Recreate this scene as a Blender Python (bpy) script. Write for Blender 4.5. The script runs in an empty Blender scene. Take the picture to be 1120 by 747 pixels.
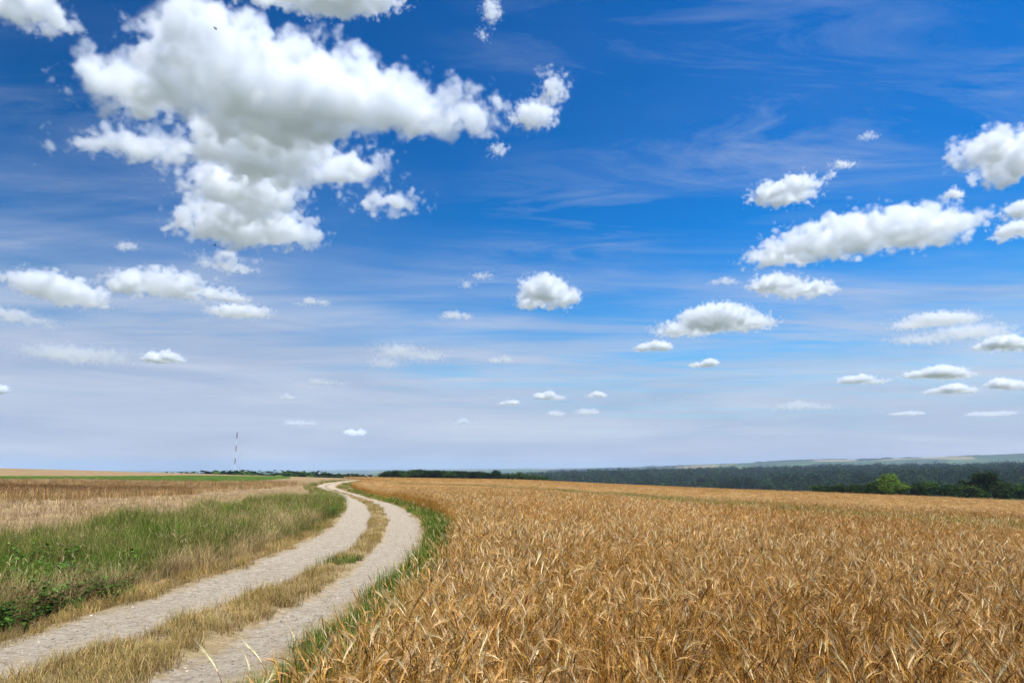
import bpy, math, random
import numpy as np

SEED = 7
rng = np.random.default_rng(SEED)
random.seed(SEED)
scene = bpy.context.scene
COL = scene.collection

# ------------------------------------------------------------------ camera model
W0, H0, FPX = 1120.0, 747.0, 730.0          # photograph size and focal length in its pixels
PITCH = math.atan((511.0 - 373.5) / FPX)
CAM_H = 2.0


def softplus(t, w):
    t = np.asarray(t, float) / w
    return w * np.where(t > 30, t, np.log1p(np.exp(np.minimum(t, 30))))


def smooth(a, b, t):
    t = np.clip((np.asarray(t, float) - a) / (b - a), 0, 1)
    return t * t * (3 - 2 * t)


def wav(x, y, s, ph=0.0):
    return (np.sin(x / s + 1.3 * ph) * np.cos(y / s * 0.83 + ph) + 0.6 * np.sin((x * 0.7 - y * 1.1) / s * 1.9 + ph * 2.1)) / 1.6


def terrain(x, y):
    x = np.asarray(x, float); y = np.asarray(y, float)
    r = np.hypot(x, y) + 1e-6
    az = np.arctan2(x, np.maximum(y, 1e-3))
    az = np.where(y <= 0, np.sign(x) * 1.4, az)
    px = 560 + FPX * np.tan(np.clip(az, -1.2, 1.2))
    zr = -10.5 * (1 - np.exp(-softplus(x - 4, 5) / 220))
    near = zr - 0.037 * (softplus(y - 32, 8) - softplus(y - 88, 12)) - 0.019 * softplus(y - 190, 30) + 0.0305 * softplus(-x - 30, 30)
    near = np.maximum(near, -30) + 0.05 * wav(x, y, 9.0) * smooth(5, 30, r) + 0.12 * wav(x, y, 37.0, 2.0) * smooth(20, 80, r)
    near = np.where(x < -260, np.minimum(near, 9), near)
    # wide country beyond the field
    valley = np.interp(px, [-400, 300, 600, 1120, 2000], [-90, -80, -45, -36, -36])
    ridge = np.interp(px, [-400, 350, 560, 620, 760, 900, 1120, 1600], [-110, -100, -60, -47, -35, -20, -13, -8])
    dip = np.interp(px, [-400, 300, 600, 1120, 2000], [-115, -110, -85, -65, -60])
    hills = np.interp(px, [-400, 300, 420, 600, 700, 760, 900, 1120, 1600], [-180, -180, -120, -60, 0, 50, 125, 215, 230])
    hills = hills * .62 + 12 * wav(x, y, 900.0, 1.0) * smooth(4500, 7000, r)
    far = np.where(r < 800, valley,
          np.where(r < 3200, valley + (ridge - valley) * smooth(800, 3000, r),
          np.where(r < 5000, ridge + (dip - ridge) * smooth(3200, 5000, r),
                   dip + (hills - dip) * smooth(5200, 8200, r))))
    far = far + (4 * wav(x, y, 260.0, 0.5) + 9 * wav(x, y, 330.0, 3.1) * smooth(4200, 2600, r)) * smooth(700, 1500, r)
    rend = np.interp(px, [-400, 0, 330, 540, 760, 1120, 1600], [420, 400, 380, 350, 310, 270, 240])
    k = smooth(0.0, 1.0, (r - rend) / 420.0)
    return near * (1 - k) + far * k


GROUND0 = float(terrain(0, 0))
CAM = np.array([0.0, 0.0, GROUND0 + CAM_H])
CP, SP = math.cos(PITCH), math.sin(PITCH)


def ray(px, py):
    u = (px - W0 / 2) / FPX; v = (H0 / 2 - py) / FPX
    d = np.array([u, CP - v * SP, SP + v * CP])
    return d / np.linalg.norm(d)


def project(x, y, z):
    dx, dy, dz = x - CAM[0], y - CAM[1], z - CAM[2]
    depth = dy * CP + dz * SP
    up = -dy * SP + dz * CP
    depth = np.maximum(depth, 1e-3)
    return W0 / 2 + FPX * dx / depth, H0 / 2 - FPX * up / depth


_T = np.exp(np.linspace(math.log(1.0), math.log(20000), 9000))


def ground_at(px, py, h=0.0, far=None):
    d = ray(px, py)
    P = CAM[None] + _T[:, None] * d[None]
    below = P[:, 2] - terrain(P[:, 0], P[:, 1]) - h < 0
    i = int(np.argmax(below)) if below.any() else len(_T) - 1
    if far is not None and math.hypot(P[i, 0], P[i, 1]) > far:
        k = far / math.hypot(d[0], d[1]); return CAM[0] + d[0] * k, CAM[1] + d[1] * k
    return P[i, 0], P[i, 1]


def at_dist(px, y):
    """x of the vertical plane through pixel column px at distance y along the view (z near eye level)"""
    return (px - W0 / 2) / FPX * y * CP


# ------------------------------------------------------------------ helpers
def tag(o, label=None, cat=None, group=None, kind=None):
    if label: o['label'] = label
    if cat: o['category'] = cat
    if group: o['group'] = group
    if kind: o['kind'] = kind
    return o


def link(o, parent=None):
    COL.objects.link(o)
    if parent is not None: o.parent = parent
    return o


def empty(name, loc, rz=0.0):
    o = bpy.data.objects.new(name, None); o.location = loc; o.rotation_euler = (0, 0, rz); o.empty_display_size = 0.2
    return link(o)


class MB:
    """collects vertices, faces and one colour per vertex"""
    def __init__(s): s.v = []; s.f = []; s.c = []; s.n = 0

    def add(s, v, f, c):
        v = np.asarray(v, float).reshape(-1, 3)
        c = np.asarray(c, float)
        if c.ndim == 1: c = np.repeat(c[None], len(v), 0)
        s.v.append(v); s.c.append(c)
        for q in f: s.f.append(tuple(int(i) + s.n for i in q))
        s.n += len(v)

    def mesh(s, name, smooth_shade=False):
        me = bpy.data.meshes.new(name)
        v = np.concatenate(s.v)
        me.from_pydata(v.tolist(), [], s.f)
        a = me.attributes.new('col', 'FLOAT_COLOR', 'POINT')
        c = np.concatenate(s.c)
        c = np.concatenate([c, np.ones((len(c), 1))], 1).astype(np.float32)
        a.data.foreach_set('color', c.ravel())
        if smooth_shade:
            me.polygons.foreach_set('use_smooth', np.ones(len(me.polygons), bool))
        me.update()
        return me

    def obj(s, name, mat, parent=None, smooth_shade=False, linked=True):
        me = s.mesh(name, smooth_shade)
        me.materials.append(mat)
        o = bpy.data.objects.new(name, me)
        if linked: link(o, parent)
        return o


def frame(t):
    t = t / (np.linalg.norm(t) + 1e-9)
    a = np.array([0, 0, 1.0]) if abs(t[2]) < 0.9 else np.array([1.0, 0, 0])
    u = np.cross(t, a); u /= np.linalg.norm(u)
    return u, np.cross(t, u)


def tube(mb, pts, rad, col, sides=3, twist=0.0, cap=False):
    pts = np.asarray(pts, float); n = len(pts)
    rad = np.broadcast_to(np.asarray(rad, float), (n,))
    col = np.asarray(col, float)
    vs = []; cs = []
    for i in range(n):
        t = pts[min(i + 1, n - 1)] - pts[max(i - 1, 0)]
        u, w = frame(t)
        for k in range(sides):
            a = 2 * math.pi * k / sides + twist
            vs.append(pts[i] + rad[i] * (u * math.cos(a) + w * math.sin(a)))
            cs.append(col[i] if col.ndim == 2 else col)
    f = []
    for i in range(n - 1):
        for k in range(sides):
            k2 = (k + 1) % sides
            f.append((i * sides + k, i * sides + k2, (i + 1) * sides + k2, (i + 1) * sides + k))
    if cap:
        f.append(tuple(range(sides))[::-1]); f.append(tuple((n - 1) * sides + k for k in range(sides)))
    mb.add(vs, f, cs)


def ribbon(mb, pts, width, col, side=None):
    """flat tapering blade along pts"""
    pts = np.asarray(pts, float); n = len(pts)
    if side is None:
        d = pts[-1] - pts[0]; side = np.cross(d, [0, 0, 1.0])
        if np.linalg.norm(side) < 1e-4: side = np.array([1.0, 0, 0])
    side = side / np.linalg.norm(side)
    vs = []; cs = []; f = []
    col = np.asarray(col, float)
    for i in range(n):
        w = width[i]
        vs += [pts[i] - side * w / 2, pts[i] + side * w / 2]
        c = col[i] if col.ndim == 2 else col
        cs += [c, c]
    for i in range(n - 1):
        f.append((2 * i, 2 * i + 1, 2 * i + 3, 2 * i + 2))
    mb.add(vs, f, cs)


def arc(p, az, lean0, lean1, length, n):
    """points of a stem that starts at p leaning lean0 from vertical and ends leaning lean1"""
    pts = [np.array(p, float)]
    for i in range(n):
        a = lean0 + (lean1 - lean0) * ((i + 0.5) / n) ** 1.3
        d = np.array([math.sin(a) * math.cos(az), math.sin(a) * math.sin(az), math.cos(a)])
        pts.append(pts[-1] + d * length / n)
    return np.array(pts)


# ------------------------------------------------------------------ materials
def new_mat(name):
    m = bpy.data.materials.new(name); m.use_nodes = True
    nt = m.node_tree; nt.nodes.clear()
    out = nt.nodes.new('ShaderNodeOutputMaterial')
    return m, nt, out


def N(nt, t, **kw):
    n = nt.nodes.new(t)
    for k, v in kw.items():
        if k in ('op',): n.operation = v
        else: setattr(n, k, v)
    return n


def inp(nt, node, key, val):
    if hasattr(val, 'is_output') or isinstance(val, bpy.types.NodeSocket): nt.links.new(val, node.inputs[key])
    else: node.inputs[key].default_value = val


def math_n(nt, op, a, b=0.0, clamp=False):
    n = N(nt, 'ShaderNodeMath', op=op); n.use_clamp = clamp
    inp(nt, n, 0, a); inp(nt, n, 1, b)
    return n.outputs[0]


def mixc(nt, fac, a, b, blend='MIX'):
    n = N(nt, 'ShaderNodeMix', data_type='RGBA', blend_type=blend)
    inp(nt, n, 0, fac); inp(nt, n, 6, a); inp(nt, n, 7, b)
    return n.outputs[2]


def noise(nt, vec, scale, detail=4.0, rough=0.55, dist=0.0):
    n = N(nt, 'ShaderNodeTexNoise'); 
    if vec is not None: nt.links.new(vec, n.inputs['Vector'])
    n.inputs['Scale'].default_value = scale; n.inputs['Detail'].default_value = detail
    n.inputs['Roughness'].default_value = rough; n.inputs['Distortion'].default_value = dist
    return n.outputs['Fac']


def ramp(nt, fac, stops):
    n = N(nt, 'ShaderNodeValToRGB'); nt.links.new(fac, n.inputs[0])
    e = n.color_ramp.elements
    while len(e) < len(stops): e.new(0.5)
    for el, (p, c) in zip(e, stops):
        el.position = p; el.color = (c[0], c[1], c[2], 1) if not isinstance(c, (int, float)) else (c, c, c, 1)
    return n.outputs[0]


def mapr(nt, v, a, b, c=0.0, d=1.0):
    n = N(nt, 'ShaderNodeMapRange'); n.clamp = True
    nt.links.new(v, n.inputs[0])
    for i, x in enumerate((a, b, c, d)): n.inputs[i + 1].default_value = x
    return n.outputs[0]


def plant_mat(name, transl=0.3, var=0.35, gloss=0.0, patch=None, patch_scale=0.08):
    """vertex colour, varied from plant to plant and by growth patch"""
    m, nt, out = new_mat(name)
    at = N(nt, 'ShaderNodeAttribute', attribute_name='col')
    oi = N(nt, 'ShaderNodeObjectInfo')
    geo = N(nt, 'ShaderNodeNewGeometry')
    c = at.outputs['Color']
    v = mapr(nt, oi.outputs['Random'], 0, 1, 1 - var, 1 + var)
    hsv = N(nt, 'ShaderNodeHueSaturation')
    nt.links.new(c, hsv.inputs['Color']); nt.links.new(v, hsv.inputs['Value'])
    c = hsv.outputs[0]
    if patch is not None:
        nz = noise(nt, geo.outputs['Position'], patch_scale, 4.0, 0.6)
        k = mapr(nt, nz, 0.42, 0.62)
        c = mixc(nt, k, c, mixc(nt, 1.0, c, (*patch, 1), 'MULTIPLY'))
    d = N(nt, 'ShaderNodeBsdfDiffuse'); nt.links.new(c, d.inputs['Color'])
    t = N(nt, 'ShaderNodeBsdfTranslucent'); nt.links.new(c, t.inputs['Color'])
    mx = N(nt, 'ShaderNodeMixShader'); mx.inputs[0].default_value = transl
    nt.links.new(d.outputs[0], mx.inputs[1]); nt.links.new(t.outputs[0], mx.inputs[2])
    sh = mx.outputs[0]
    if gloss > 0:
        g = N(nt, 'ShaderNodeBsdfGlossy'); g.inputs['Roughness'].default_value = 0.45
        g.inputs['Color'].default_value = (1, 1, 1, 1)
        m2 = N(nt, 'ShaderNodeMixShader'); m2.inputs[0].default_value = gloss
        nt.links.new(sh, m2.inputs[1]); nt.links.new(g.outputs[0], m2.inputs[2]); sh = m2.outputs[0]
    nt.links.new(sh, out.inputs['Surface'])
    return m


def plain_mat(name, col, rough=0.7, metal=0.0, nscale=None):
    m, nt, out = new_mat(name)
    b = N(nt, 'ShaderNodeBsdfPrincipled')
    b.inputs['Roughness'].default_value = rough; b.inputs['Metallic'].default_value = metal
    if nscale:
        tc = N(nt, 'ShaderNodeTexCoord')
        k = noise(nt, tc.outputs['Object'], nscale, 5)
        c = mixc(nt, k, (col[0] * .7, col[1] * .7, col[2] * .7, 1), (min(col[0] * 1.25, 1), min(col[1] * 1.25, 1), min(col[2] * 1.25, 1), 1))
        nt.links.new(c, b.inputs['Base Color'])
    else:
        b.inputs['Base Color'].default_value = (*col, 1)
    nt.links.new(b.outputs[0], out.inputs[0])
    return m


M_WHEAT = plant_mat('wheat', 0.10, 0.36, 0.0, patch=(0.85, 0.78, 0.68), patch_scale=0.15)
M_GRASS = plant_mat('grass', 0.35, 0.40, 0.0, patch=(0.8, 0.85, 0.7), patch_scale=0.5)
M_DRY = plant_mat('dry_grass', 0.30, 0.35, 0.0, patch=(0.8, 0.78, 0.72), patch_scale=0.6)
M_WEED = plant_mat('weed_leaf', 0.25, 0.35, 0.015)
M_STONE = plant_mat('stone', 0.0, 0.25, 0.0)
M_TREE = plant_mat('tree_foliage', 0.15, 0.25, 0.0)
M_FOREST = plant_mat('forest_foliage', 0.15, 0.6, 0.0, patch=(1.7, 1.5, 1.2), patch_scale=0.006)
M_BARK = plain_mat('bark', (0.10, 0.075, 0.055), 0.9, nscale=6)


def ground_material():
    m, nt, out = new_mat('ground_soil')
    geo = N(nt, 'ShaderNodeNewGeometry'); P = geo.outputs['Position']
    # dry soil with straw litter close by
    n1 = noise(nt, P, 0.35, 6, 0.6); n2 = noise(nt, P, 6.0, 6, 0.65); n3 = noise(nt, P, 35.0, 4, 0.7)
    soil = ramp(nt, n2, [(0.3, (0.16, 0.10, 0.055)), (0.5, (0.26, 0.175, 0.095)), (0.7, (0.40, 0.29, 0.16))])
    straw = ramp(nt, n3, [(0.3, (0.22, 0.14, 0.065)), (0.55, (0.37, 0.26, 0.13)), (0.75, (0.48, 0.36, 0.20))])
    near = mixc(nt, mapr(nt, n1, 0.44, 0.60), soil, straw)
    # field patchwork in the distance
    sep = N(nt, 'ShaderNodeSeparateXYZ'); nt.links.new(P, sep.inputs[0])
    xy = N(nt, 'ShaderNodeCombineXYZ'); nt.links.new(sep.outputs[0], xy.inputs[0]); nt.links.new(sep.outputs[1], xy.inputs[1])
    vo = N(nt, 'ShaderNodeTexVoronoi'); vo.inputs['Scale'].default_value = 1 / 620.0
    nt.links.new(xy.outputs[0], vo.inputs['Vector'])
    pick = N(nt, 'ShaderNodeSeparateColor'); nt.links.new(vo.outputs['Color'], pick.inputs[0])
    patch = ramp(nt, pick.outputs[0], [(0.0, (0.035, 0.06, 0.02)), (0.3, (0.05, 0.09, 0.025)), (0.5, (0.08, 0.13, 0.03)), (0.72, (0.30, 0.23, 0.11)), (0.88, (0.36, 0.28, 0.15)), (0.96, (0.03, 0.05, 0.02))])
    for n in nt.nodes:
        if n.type == 'VALTORGB' and len(n.color_ramp.elements) == 6: n.color_ramp.interpolation = 'CONSTANT'
    nf = noise(nt, P, 0.02, 5, 0.6)
    patch = mixc(nt, mapr(nt, nf, 0.3, 0.7, 0.0, 0.5), patch, (0.06, 0.075, 0.03, 1))
    ln = N(nt, 'ShaderNodeVectorMath', op='LENGTH'); nt.links.new(xy.outputs[0], ln.inputs[0])
    c = mixc(nt, mapr(nt, math_n(nt, 'ADD', ln.outputs['Value'], math_n(nt, 'MULTIPLY', math_n(nt, 'MAXIMUM', sep.outputs[0], 0.0), 1.3)), 430, 500), near, patch)
    b = N(nt, 'ShaderNodeBsdfDiffuse'); nt.links.new(c, b.inputs['Color'])
    bp = N(nt, 'ShaderNodeBump'); bp.inputs['Strength'].default_value = 0.6; bp.inputs['Distance'].default_value = 0.06
    nt.links.new(math_n(nt, 'ADD', n2, n3), bp.inputs['Height']); nt.links.new(bp.outputs[0], b.inputs['Normal'])
    nt.links.new(b.outputs[0], out.inputs[0])
    return m


def track_material():
    m, nt, out = new_mat('track_gravel')
    geo = N(nt, 'ShaderNodeNewGeometry'); P = geo.outputs['Position']
    at = N(nt, 'ShaderNodeAttribute', attribute_name='lat')          # metres across the track
    wob = noise(nt, P, 1.3, 5, 0.65); wob2 = noise(nt, P, 7.0, 4, 0.6)
    lat = math_n(nt, 'ADD', math_n(nt, 'ABSOLUTE', at.outputs['Fac']), math_n(nt, 'MULTIPLY', math_n(nt, 'SUBTRACT', math_n(nt, 'ADD', wob, math_n(nt, 'MULTIPLY', wob2, 0.5)), 0.75), 0.55))
    at2 = N(nt, 'ShaderNodeAttribute', attribute_name='strip')
    st = math_n(nt, 'ADD', at2.outputs['Fac'], math_n(nt, 'MULTIPLY', math_n(nt, 'SUBTRACT', math_n(nt, 'ADD', wob, wob2), 1.0), 1.1))
    rut = math_n(nt, 'MULTIPLY', mapr(nt, st, 0.85, 1.25), mapr(nt, lat, 1.58, 1.30))
    n2 = noise(nt, P, 9.0, 6, 0.7); n3 = noise(nt, P, 45.0, 4, 0.75); n0 = noise(nt, P, 0.9, 4, 0.6)
    grav = ramp(nt, n2, [(0.3, (0.32, 0.255, 0.175)), (0.5, (0.47, 0.39, 0.285)), (0.68, (0.57, 0.485, 0.37))])
    grav = mixc(nt, mapr(nt, n0, 0.4, 0.7, 0, 0.35), grav, (0.44, 0.34, 0.21, 1))
    vo = N(nt, 'ShaderNodeTexVoronoi'); vo.inputs['Scale'].default_value = 26.0; nt.links.new(P, vo.inputs['Vector'])
    peb = N(nt, 'ShaderNodeSeparateColor'); nt.links.new(vo.outputs['Color'], peb.inputs[0])
    grav = mixc(nt, math_n(nt, 'MULTIPLY', mapr(nt, peb.outputs[0], 0.86, 0.9), mapr(nt, vo.outputs['Distance'], 0.5, 0.3)), grav, (0.17, 0.14, 0.11, 1))
    grav = mixc(nt, math_n(nt, 'MULTIPLY', mapr(nt, peb.outputs[1], 0.8, 0.86), mapr(nt, vo.outputs['Distance'], 0.5, 0.3)), grav, (0.50, 0.45, 0.37, 1))
    grav = mixc(nt, mapr(nt, n3, 0.56, 0.66, 0, 0.5), grav, (0.24, 0.19, 0.14, 1))
    soil = ramp(nt, n2, [(0.3, (0.26, 0.18, 0.09)), (0.55, (0.42, 0.31, 0.17)), (0.7, (0.52, 0.41, 0.25))])
    soil = mixc(nt, mapr(nt, n3, 0.5, 0.65), soil, (0.50, 0.38, 0.2, 1))
    c = mixc(nt, rut, soil, grav)
    b = N(nt, 'ShaderNodeBsdfDiffuse'); nt.links.new(c, b.inputs['Color'])
    bp = N(nt, 'ShaderNodeBump'); bp.inputs['Strength'].default_value = 0.9; bp.inputs['Distance'].default_value = 0.04
    h = math_n(nt, 'ADD', math_n(nt, 'MULTIPLY', vo.outputs['Distance'], -0.6), math_n(nt, 'ADD', n2, n3))
    nt.links.new(h, bp.inputs['Height']); nt.links.new(bp.outputs[0], b.inputs['Normal'])
    nt.links.new(b.outputs[0], out.inputs[0])
    return m


M_GROUND = ground_material()
M_TRACK = track_material()

# ------------------------------------------------------------------ ground sheet
def build_ground():
    rs = np.concatenate([[0.0], np.exp(np.linspace(math.log(0.6), math.log(26000), 420))])
    front = np.radians(np.arange(-60, 60.01, 0.5))
    back = np.radians(np.arange(63, 297.1, 3.0))
    az = np.concatenate([front, back]); na = len(az)
    R, A = np.meshgrid(rs[1:], az, indexing='ij')
    X = R * np.sin(A); Y = R * np.cos(A)
    Z = terrain(X, Y)
    v = np.concatenate([[[0, 0, GROUND0]], np.stack([X.ravel(), Y.ravel(), Z.ravel()], 1)])
    f = []
    nr = len(rs) - 1
    i = np.arange(nr - 1)[:, None] * na; j = np.arange(na)[None]; j2 = (j + 1) % na
    q = np.stack([1 + i + j, 1 + i + j2, 1 + i + na + j2, 1 + i + na + j], -1).reshape(-1, 4)[:, ::-1]
    f = q.tolist() + [(0, 1 + (k + 1) % na, 1 + k) for k in range(na)]
    me = bpy.data.meshes.new('ground'); me.from_pydata(v.tolist(), [], f)
    me.polygons.foreach_set('use_smooth', np.ones(len(me.polygons), bool))
    me.materials.append(M_GROUND); me.update()
    o = link(bpy.data.objects.new('ground', me))
    tag(o, kind='structure')


build_ground()

# ------------------------------------------------------------------ track: centre line from the photograph
L_EDGE = [(-140, 762), (-60, 743), (0, 722), (60, 697), (110, 680), (160, 661), (220, 643), (260, 632), (300, 618), (330, 605), (360, 589), (379, 573), (386, 560), (383, 549), (373, 541), (358, 536), (348, 532.5), (352, 529.5), (364, 527), (385, 524.5), (405, 523.2)]
R_EDGE = [(120, 790), (210, 767), (258, 746), (300, 719), (340, 693), (394, 666), (422, 643), (451, 618), (460, 596), (456, 579), (444, 564), (425, 553), (398, 544), (380, 539.5), (368, 536), (363, 533.5), (366, 531), (374, 529), (392, 526.2), (410, 524.2)]


def resample(P, n):
    P = np.asarray(P, float)
    d = np.concatenate([[0], np.cumsum(np.linalg.norm(np.diff(P, axis=0), axis=1))])
    t = np.linspace(0, d[-1], n)
    return np.stack([np.interp(t, d, P[:, k]) for k in range(P.shape[1])], 1)


def smooth_line(P, it=30):
    P = P.copy()
    for _ in range(it):
        P[1:-1] = 0.25 * P[:-2] + 0.5 * P[1:-1] + 0.25 * P[2:]
    return P


LE = resample([ground_at(*p, far=210) for p in L_EDGE], 240)
RE = resample([ground_at(*p, far=210) for p in R_EDGE], 240)
# centre: for each left point the nearest right point
D = np.linalg.norm(LE[:, None] - RE[None], axis=2)
CEN = 0.5 * (LE + RE[np.argmin(D, 1)])
CEN = smooth_line(resample(CEN, 300), 60)
CEN[:, 0] += .26 * smooth(11, 6.5, np.hypot(CEN[:, 0], CEN[:, 1]))
_d = CEN[0] - CEN[12]; _d /= np.linalg.norm(_d)
_t = np.arange(24, 0, -.4)
CEN = np.concatenate([CEN[:1] + _d * _t[:, None] + np.stack([-.004 * _t ** 2, 0 * _t], 1), CEN])
CEN = resample(CEN, 520)
WID = np.interp(np.arange(420), np.linspace(0, 419, 240), smooth_line(np.min(D, 1)[:, None], 30)[:, 0])
print('track width', np.round(WID[::40],2).tolist())
HALF = 1.42


def lateral(x, y, line=None):
    """signed distance to the track's centre line (+ = right of it) and index along it"""
    L = CEN if line is None else line
    x = np.atleast_1d(x); y = np.atleast_1d(y)
    out = np.empty(len(x)); idx = np.empty(len(x), int)
    tg = np.gradient(L, axis=0); tg /= np.linalg.norm(tg, axis=1)[:, None] + 1e-9
    for s in range(0, len(x), 4000):
        dx = x[s:s + 4000, None] - L[None, :, 0]; dy = y[s:s + 4000, None] - L[None, :, 1]
        k = np.argmin(dx * dx + dy * dy, 1); r = np.arange(len(k))
        side = tg[k, 1] * dx[r, k] - tg[k, 0] * dy[r, k]
        out[s:s + 4000] = np.sign(side) * np.sqrt(dx[r, k] ** 2 + dy[r, k] ** 2); idx[s:s + 4000] = k
    return out, idx


def strip_cw(d):
    """middle strip: offset from the centre line and half width, by distance along the track"""
    d = np.asarray(d)
    return np.interp(d, [0, 6, 11, 16.5, 23, 40], [.08, .08, .30, .16, 0, 0]), np.interp(d, [0, 6, 11, 16.5, 23, 40, 90], [.56, .56, .52, .26, .30, .28, .24])


def build_track():
    lat = np.linspace(-1.9, 1.9, 49)
    C = resample(CEN, 1400)
    tg = np.gradient(C, axis=0); tg /= np.linalg.norm(tg, axis=1)[:, None]
    nr = np.stack([tg[:, 1], -tg[:, 0]], 1)
    X = C[:, None, 0] + nr[:, None, 0] * lat[None]; Y = C[:, None, 1] + nr[:, None, 1] * lat[None]
    cc, ww = strip_cw(np.hypot(C[:, 0], C[:, 1]))
    st = np.abs(lat[None] - cc[:, None]) / ww[:, None]
    al = np.abs(lat)[None] + 0 * st
    off = .03 + .07 * smooth(1.25, .5, st) + .02 * smooth(1.15, 1.4, al) - .11 * smooth(1.6, 1.9, al)
    Z = terrain(X, Y) + off + 0.012 * wav(X, Y, 0.35) + 0.01 * wav(X, Y, 1.1, 2)
    n, k = X.shape
    i = np.arange(n - 1)[:, None] * k; j = np.arange(k - 1)[None]
    q = np.stack([i + j, i + j + 1, i + k + j + 1, i + k + j], -1).reshape(-1, 4)
    me = bpy.data.meshes.new('dirt_track')
    me.from_pydata(np.stack([X.ravel(), Y.ravel(), Z.ravel()], 1).tolist(), [], q[:, ::-1].tolist())
    a = me.attributes.new('strip', 'FLOAT', 'POINT'); a.data.foreach_set('value', st.astype(np.float32).ravel())
    a = me.attributes.new('lat', 'FLOAT', 'POINT')
    a.data.foreach_set('value', np.broadcast_to(lat, X.shape).astype(np.float32).ravel())
    me.polygons.foreach_set('use_smooth', np.ones(len(me.polygons), bool))
    me.materials.append(M_TRACK); me.update()
    tag(link(bpy.data.objects.new('dirt_track', me)), kind='structure')


build_track()

# wheat edge along the verge (foot of the crop)
EDGE_PX = [(225, 800), (285, 760), (330, 735), (372, 712), (405, 694), (436, 674), (462, 652), (482, 632), (498, 612), (505, 597), (503, 586), (493, 575), (478, 566), (455, 556.5), (430, 549), (408, 542.5), (392, 537), (384, 533), (388, 529.5), (398, 527), (412, 525)]
EDGE_H = np.interp([p[1] for p in EDGE_PX], [556, 597, 612, 632, 694], [0, .08, .25, .5, .75])
EDGE = smooth_line(resample([ground_at(px, py, h, far=215) for (px, py), h in zip(EDGE_PX, EDGE_H)], 400), 25)
print('edge', np.round(EDGE[::40], 2).tolist())
EDGE = np.concatenate([[[EDGE[0, 0] - 0.6, -6.0]], EDGE])


def inpoly(px, py, poly):
    poly = np.asarray(poly, float); inside = np.zeros(len(px), bool)
    x1, y1 = poly[:, 0], poly[:, 1]; x2, y2 = np.roll(x1, -1), np.roll(y1, -1)
    for a, b, c, d in zip(x1, y1, x2, y2):
        cond = ((b > py) != (d > py)) & (px < (c - a) * (py - b) / (d - b + 1e-12) + a)
        inside ^= cond
    return inside


def rand_polar(n, r0, r1, a0, a1):
    r = np.sqrt(rng.uniform(r0 * r0, r1 * r1, n)); a = np.radians(rng.uniform(a0, a1, n))
    return r * np.sin(a), r * np.cos(a)


def area(r0, r1, a0, a1):
    return 0.5 * (r1 * r1 - r0 * r0) * math.radians(a1 - a0)


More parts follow.
